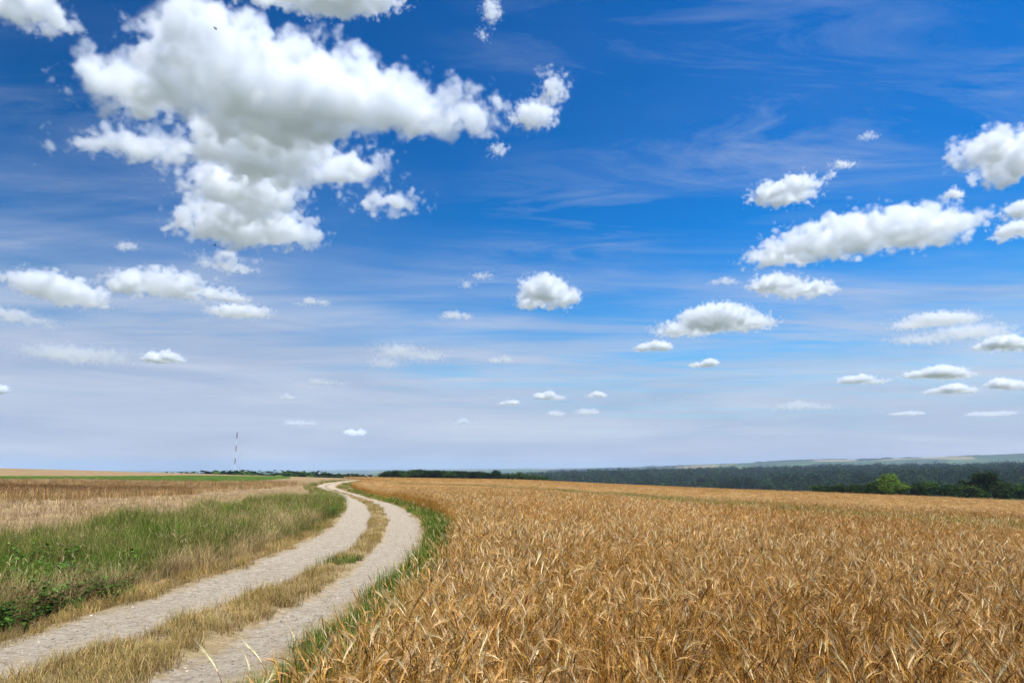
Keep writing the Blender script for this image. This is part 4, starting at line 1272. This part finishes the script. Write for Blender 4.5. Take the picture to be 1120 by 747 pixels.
CLOUDS = [
    ('huge white cumulus with grey belly and trailing tail filling the upper left sky',
     [(146, 98, 58, 32), (222, 44, 56, 36), (250, 95, 85, 62), (330, 110, 90, 58), (400, 118, 75, 42), (465, 125, 68, 32), (520, 132, 34, 20), (112, 158, 38, 9), (165, 160, 40, 20), (285, 165, 78, 45), (270, 215, 62, 34), (262, 248, 66, 28), (245, 290, 26, 9), (318, 258, 34, 18), (365, 185, 55, 22), (425, 222, 36, 14)], .016, dict(seed=.3)),
    ('ragged wispy white cloud just right of the huge cumulus', [(585, 128, 28, 20), (606, 100, 18, 22), (545, 166, 12, 9), (598, 78, 10, 8)], .010, dict(wisp=.18, amp=1.35, seed=2.1)),
    ('white cloud cut by the top left corner of the sky', [(18, 5, 46, 22), (52, 20, 26, 15)], .016, dict(seed=3.3)),
    ('flat white cloud cut by the top edge above the huge cumulus', [(370, -4, 70, 20), (420, 2, 28, 10), (300, -4, 40, 10)], .014, dict(seed=4.7)),
    ('thin torn wisp of cloud near the top edge right of centre', [(538, 14, 12, 18), (528, 38, 8, 7)], .008, dict(wisp=.2, amp=1.4, seed=5.2)),
    ('rounded white cumulus low at the left edge of the sky', [(48, 314, 30, 15), (72, 322, 34, 15), (98, 328, 22, 9)], .016, dict(seed=6.1)),
    ('long white cumulus below the tail of the huge cloud', [(150, 312, 26, 15), (185, 314, 40, 15), (225, 322, 26, 9)], .016, dict(seed=7.4)),
    ('small flat white cloud under the right end of the long cumulus', [(262, 342, 34, 8), (256, 327, 16, 6)], .012, dict(seed=8.8)),
    ('tiny faint scrap of cloud left of the tail of the huge cloud', [(140, 269, 14, 8)], .006, dict(wisp=.15, amp=1.3, seed=9.1)),
    ('broad dim flat cloud in the pale left sky', [(70, 388, 40, 11), (110, 390, 34, 9)], .006, dict(wisp=.08, seed=10.2)),
    ('small bright puff right of the broad dim left cloud', [(180, 390, 22, 11)], .014, dict(seed=11.9)),
    ('hazy ragged cloud cut by the left edge above the broad dim cloud', [(10, 346, 26, 9), (40, 352, 22, 6)], .005, dict(wisp=.12, amp=1.3, seed=12.5)),
    ('compact rounded white cumulus alone in the centre of the sky', [(594, 318, 26, 19), (612, 326, 22, 14), (584, 330, 18, 10)], .018, dict(seed=13.4)),
    ('small faint cloud left of the lone central cumulus', [(498, 343, 22, 9)], .007, dict(wisp=.1, seed=14.6)),
    ('thin diagonal wisp above the small faint central cloud', [(528, 302, 14, 6), (510, 312, 10, 5)], .005, dict(wisp=.18, amp=1.4, seed=15.1)),
    ('wide hazy broken cloud over the skyline copse', [(435, 385, 28, 10), (465, 390, 24, 9), (420, 398, 22, 8)], .005, dict(wisp=.12, amp=1.3, seed=16.3)),
    ('oval white cloud floating above the long right cloud', [(848, 214, 28, 13), (872, 204, 22, 12), (862, 216, 30, 10)], .016, dict(seed=17.2)),
    ('pair of tiny scraps right of the oval white cloud', [(922, 181, 14, 5), (908, 193, 7, 7)], .009, dict(wisp=.14, amp=1.3, seed=18.1)),
    ('long white cumulus with grey underside spanning the right sky', [(852, 280, 34, 16), (890, 268, 44, 20), (945, 258, 58, 24), (1005, 252, 52, 22), (1046, 247, 30, 13)], .017, dict(seed=19.7)),
    ('flat white cloud tucked under the long right cumulus', [(848, 312, 26, 11), (880, 318, 30, 10)], .016, dict(seed=20.5)),
    ('spreading white cumulus below and left of the long right cumulus', [(748, 362, 30, 9), (782, 350, 40, 16), (815, 354, 30, 10)], .016, dict(seed=21.1)),
    ('small flat cloud at the left foot of the spreading cumulus', [(716, 379, 24, 7)], .012, dict(seed=22.9)),
    ('small round puff under the spreading cumulus', [(770, 397, 16, 7)], .014, dict(seed=23.4)),
    ('bulky white cloud cut by the right edge high in the sky', [(1085, 165, 32, 20), (1115, 178, 34, 26)], .017, dict(seed=24.8)),
    ('lumpy white cloud cut by the right edge beside the long cumulus', [(1110, 253, 20, 9), (1120, 231, 18, 10)], .015, dict(seed=25.3)),
    ('tiny white scrap left of the bulky right edge cloud', [(1044, 211, 12, 9)], .010, dict(wisp=.1, seed=26.6)),
    ('slanting thin streak of cloud low in the right sky', [(1030, 350, 40, 7), (1000, 356, 22, 5)], .008, dict(seed=27.2)),
    ('long blurred streak of cloud under the slanting thin streak', [(1010, 372, 44, 6), (1065, 364, 50, 9)], .005, dict(wisp=.05, seed=28.4)),
    ('white cloud cut by the right edge at the end of the blurred streak', [(1102, 374, 36, 11)], .014, dict(seed=29.9)),
    ('faint scrap of cloud left of the flat cloud under the long cumulus', [(793, 307, 18, 6)], .006, dict(wisp=.1, seed=30.2)),
    ('tiny thin scrap high in the blue right of centre', [(950, 150, 15, 5)], .006, dict(wisp=.15, amp=1.3, seed=31.5)),
    ('small flat cloud over the bright green hedgerow tree', [(944, 415, 24, 6)], .012, dict(seed=32.1)),
    ('wider flat cloud right of the one over the bright green tree', [(1028, 408, 36, 7)], .012, dict(seed=33.8)),
    ('rounded cloud cut by the right edge low in the sky', [(1108, 419, 24, 9)], .012, dict(seed=34.3)),
    ('small low cloud under the wider flat right cloud', [(1042, 426, 24, 5)], .010, dict(seed=35.2)),
    ('wide ghostly cloud low over the forest', [(880, 444, 38, 7)], .004, dict(wisp=.05, seed=36.1)),
    ('thin low cloud above the big dark hedgerow tree', [(992, 451, 18, 4)], .008, dict(seed=37.7)),
    ('thin low cloud near the right edge above the blue hills', [(1085, 452, 26, 4)], .005, dict(seed=38.2)),
    ('small bright puff low in the centre, largest of a loose row', [(600, 433, 18, 7)], .012, dict(seed=39.5)),
    ('small puff right of the largest in the low central row', [(654, 431, 12, 5)], .009, dict(seed=40.9)),
    ('tiny flat puff below the low central row', [(642, 451, 14, 4), (608, 453, 10, 4)], .007, dict(seed=41.6)),
    ('small puff at the left end of the low central row', [(556, 440, 12, 5)], .009, dict(seed=42.3)),
    ('tiny puff low above the right part of the copse', [(506, 461, 11, 5)], .007, dict(seed=43.9)),
    ('low pale puff above the end of the track', [(389, 472, 14, 6)], .009, dict(seed=44.1)),
    ('thin pale cloud low above the left skyline clumps', [(328, 462, 22, 5)], .006, dict(seed=45.6)),
    ('faint ragged cloud in the pale sky above the thin pale one', [(360, 417, 28, 7)], .004, dict(wisp=.08, seed=46.7)),
    ('tiny round puff left of the faint ragged cloud', [(312, 434, 9, 5)], .008, dict(seed=47.3)),
    ('bright scrap cut by the left edge in the pale sky', [(0, 424, 10, 10)], .010, dict(seed=48.8)),
    ('little puff right of the wide hazy broken cloud', [(549, 393, 16, 7)], .006, dict(wisp=.05, seed=49.4)),
    ('faint little scrap left of the lone central cumulus top', [(342, 330, 22, 6)], .005, dict(wisp=.1, amp=1.2, seed=50.2)),
]
for (lb, bl, dn, kw) in CLOUDS:
    cloud(lb, bl, dn, **kw)

# ------------------------------------------------------------------ haze
def build_haze():
    x0, x1, y0, y1, z0, z1 = -27000, 27000, -27000, 27000, -140, 175
    v = [(x, y, z) for z in (z0, z1) for y in (y0, y1) for x in (x0, x1)]
    f = [(0, 2, 3, 1), (4, 5, 7, 6), (0, 1, 5, 4), (2, 6, 7, 3), (0, 4, 6, 2), (1, 3, 7, 5)]
    me = bpy.data.meshes.new('haze'); me.from_pydata(v, [], f); me.update()
    m, nt, out = new_mat('haze')
    pv = N(nt, 'ShaderNodeVolumePrincipled'); pv.inputs['Color'].default_value = (.60, .77, 1.0, 1)
    pv.inputs['Density'].default_value = 6.5e-5; pv.inputs['Anisotropy'].default_value = 0.0
    nt.links.new(pv.outputs[0], out.inputs['Volume'])
    me.materials.append(m)
    tag(link(bpy.data.objects.new('haze', me)), kind='stuff')


build_haze()

# ------------------------------------------------------------------ sky and sun
SUN_EL = math.radians(58); SUN_AZ = math.radians(140)        # azimuth from +Y towards +X
world = bpy.data.worlds.new('World'); scene.world = world; world.use_nodes = True
wt = world.node_tree; wt.nodes.clear()
wo = wt.nodes.new('ShaderNodeOutputWorld'); bg = wt.nodes.new('ShaderNodeBackground')
sky = wt.nodes.new('ShaderNodeTexSky'); sky.sky_type = 'NISHITA'; sky.sun_disc = False
sky.sun_elevation = SUN_EL; sky.sun_rotation = SUN_AZ
sky.altitude = 200; sky.air_density = 1.0; sky.dust_density = 0.3; sky.ozone_density = 3.0
# a deep blue polarised sky: chromaticity raised to a power, brightness kept
sc_ = wt.nodes.new('ShaderNodeSeparateColor'); wt.links.new(sky.outputs[0], sc_.inputs[0])
B_ = math_n(wt, 'MAXIMUM', sc_.outputs[2], 1e-4)
pr = math_n(wt, 'MULTIPLY', math_n(wt, 'POWER', math_n(wt, 'DIVIDE', sc_.outputs[0], B_), 5.5), B_)
pg = math_n(wt, 'MULTIPLY', math_n(wt, 'POWER', math_n(wt, 'DIVIDE', sc_.outputs[1], B_), 2.1), B_)
cc_ = wt.nodes.new('ShaderNodeCombineColor'); wt.links.new(pr, cc_.inputs[0]); wt.links.new(pg, cc_.inputs[1]); wt.links.new(B_, cc_.inputs[2])
tc0 = wt.nodes.new('ShaderNodeTexCoord'); sp0 = wt.nodes.new('ShaderNodeSeparateXYZ'); wt.links.new(tc0.outputs['Generated'], sp0.inputs[0])
pol = mapr(wt, sp0.outputs[0], .35, -.55, 1.0, .56)          # polarised band of the sky away from the sun
skybase = mixc(wt, 1.0, cc_.outputs[0], pol, 'MULTIPLY')
# thin high cirrus: streaks on a sheet far above
tc = wt.nodes.new('ShaderNodeTexCoord')
sp = wt.nodes.new('ShaderNodeSeparateXYZ'); wt.links.new(tc.outputs['Generated'], sp.inputs[0])
zz = math_n(wt, 'ADD', math_n(wt, 'MAXIMUM', sp.outputs[2], 0.0), .06)
cx = math_n(wt, 'DIVIDE', sp.outputs[0], zz); cy = math_n(wt, 'DIVIDE', sp.outputs[1], zz)
cb = wt.nodes.new('ShaderNodeCombineXYZ'); wt.links.new(cx, cb.inputs[0]); wt.links.new(cy, cb.inputs[1])
mp = wt.nodes.new('ShaderNodeMapping'); mp.inputs['Rotation'].default_value = (0, 0, math.radians(-28)); mp.inputs['Scale'].default_value = (.55, 2.1, 1)
wt.links.new(cb.outputs[0], mp.inputs[0])
ci = noise(wt, mp.outputs[0], .9, 9, .62, .6); ci2 = noise(wt, cb.outputs[0], .33, 4, .55)
el = sp.outputs[2]
cover = math_n(wt, 'MULTIPLY', mapr(wt, ci, .45, .70), mapr(wt, ci2, .44, .60))
cover = math_n(wt, 'MULTIPLY', cover, mapr(wt, el, .45, .16, .20, .85))
VEIL = (2.72, 3.14, 4.05, 1)
eln = math_n(wt, 'ADD', el, math_n(wt, 'MULTIPLY', math_n(wt, 'SUBTRACT', .5, ci), .30))
eln = math_n(wt, 'SUBTRACT', eln, mapr(wt, sp.outputs[0], .12, -.38, 0.0, .062))
veil = ramp(wt, eln, [(0.0, .98), (.05, .97), (.10, .88), (.15, .62), (.21, .28), (.29, .06), (.38, 0.0)])
mp3 = wt.nodes.new('ShaderNodeMapping'); mp3.inputs['Scale'].default_value = (2.2, 3.0, 26.0); mp3.inputs['Rotation'].default_value = (0, math.radians(4), 0)
wt.links.new(tc.outputs['Generated'], mp3.inputs[0])
band = noise(wt, mp3.outputs[0], 1.0, 8, .6, .5)          # thin and thick streaks of the low veil
veilc = mixc(wt, mapr(wt, band, .36, .66), (2.25, 2.75, 3.8, 1), (3.35, 3.65, 4.4, 1))
skc = mixc(wt, veil, skybase, veilc)
skc = mixc(wt, cover, skc, VEIL)
mp2 = wt.nodes.new('ShaderNodeMapping'); mp2.inputs['Rotation'].default_value = (0, 0, math.radians(70)); mp2.inputs['Scale'].default_value = (.7, 2.6, 1)
wt.links.new(cb.outputs[0], mp2.inputs[0])
ci3 = noise(wt, mp2.outputs[0], 1.5, 11, .68, 1.1); ci4 = noise(wt, cb.outputs[0], .62, 3, .5)
wisps = math_n(wt, 'MULTIPLY', math_n(wt, 'MULTIPLY', mapr(wt, ci3, .47, .74), mapr(wt, ci4, .44, .58)), mapr(wt, sp.outputs[0], -.15, .3, .22, .52))
skc = mixc(wt, wisps, skc, (2.6, 3.1, 4.0, 1))
bg.inputs['Strength'].default_value = 0.124
wt.links.new(skc, bg.inputs['Color']); wt.links.new(bg.outputs[0], wo.inputs[0])

sl = bpy.data.lights.new('sun', 'SUN'); sl.energy = 4.75; sl.angle = math.radians(.53); sl.color = (1, .965, .905)
so = link(bpy.data.objects.new('sun', sl))
from mathutils import Vector
sd = Vector((math.sin(SUN_AZ) * math.cos(SUN_EL), math.cos(SUN_AZ) * math.cos(SUN_EL), math.sin(SUN_EL)))
so.rotation_euler = sd.to_track_quat('Z', 'Y').to_euler(); so.location = (0, -20, 40)

# ------------------------------------------------------------------ camera and render settings
cd = bpy.data.cameras.new('camera'); cam = link(bpy.data.objects.new('camera', cd))
cd.sensor_width = 36; cd.lens = FPX / W0 * 36; cd.clip_start = .05; cd.clip_end = 120000
cam.location = CAM; cam.rotation_euler = (math.pi / 2 + PITCH, 0, 0)
scene.camera = cam
scene.view_settings.view_transform = 'Standard'; scene.view_settings.look = 'None'
scene.view_settings.exposure = 0.55; scene.view_settings.gamma = 1.0; scene.view_settings.use_curve_mapping = False
cy_ = scene.cycles
cy_.max_bounces = 18; cy_.diffuse_bounces = 3; cy_.glossy_bounces = 2; cy_.transmission_bounces = 3; cy_.volume_bounces = 16; cy_.transparent_max_bounces = 16
cy_.use_adaptive_sampling = True; cy_.adaptive_threshold = .02
cy_.use_denoising = True; cy_.denoiser = 'OPENIMAGEDENOISE'
cy_.volume_step_rate = 1.5; cy_.volume_max_steps = 512
cy_.sample_clamp_indirect = 4.0
scene.render.use_persistent_data = False
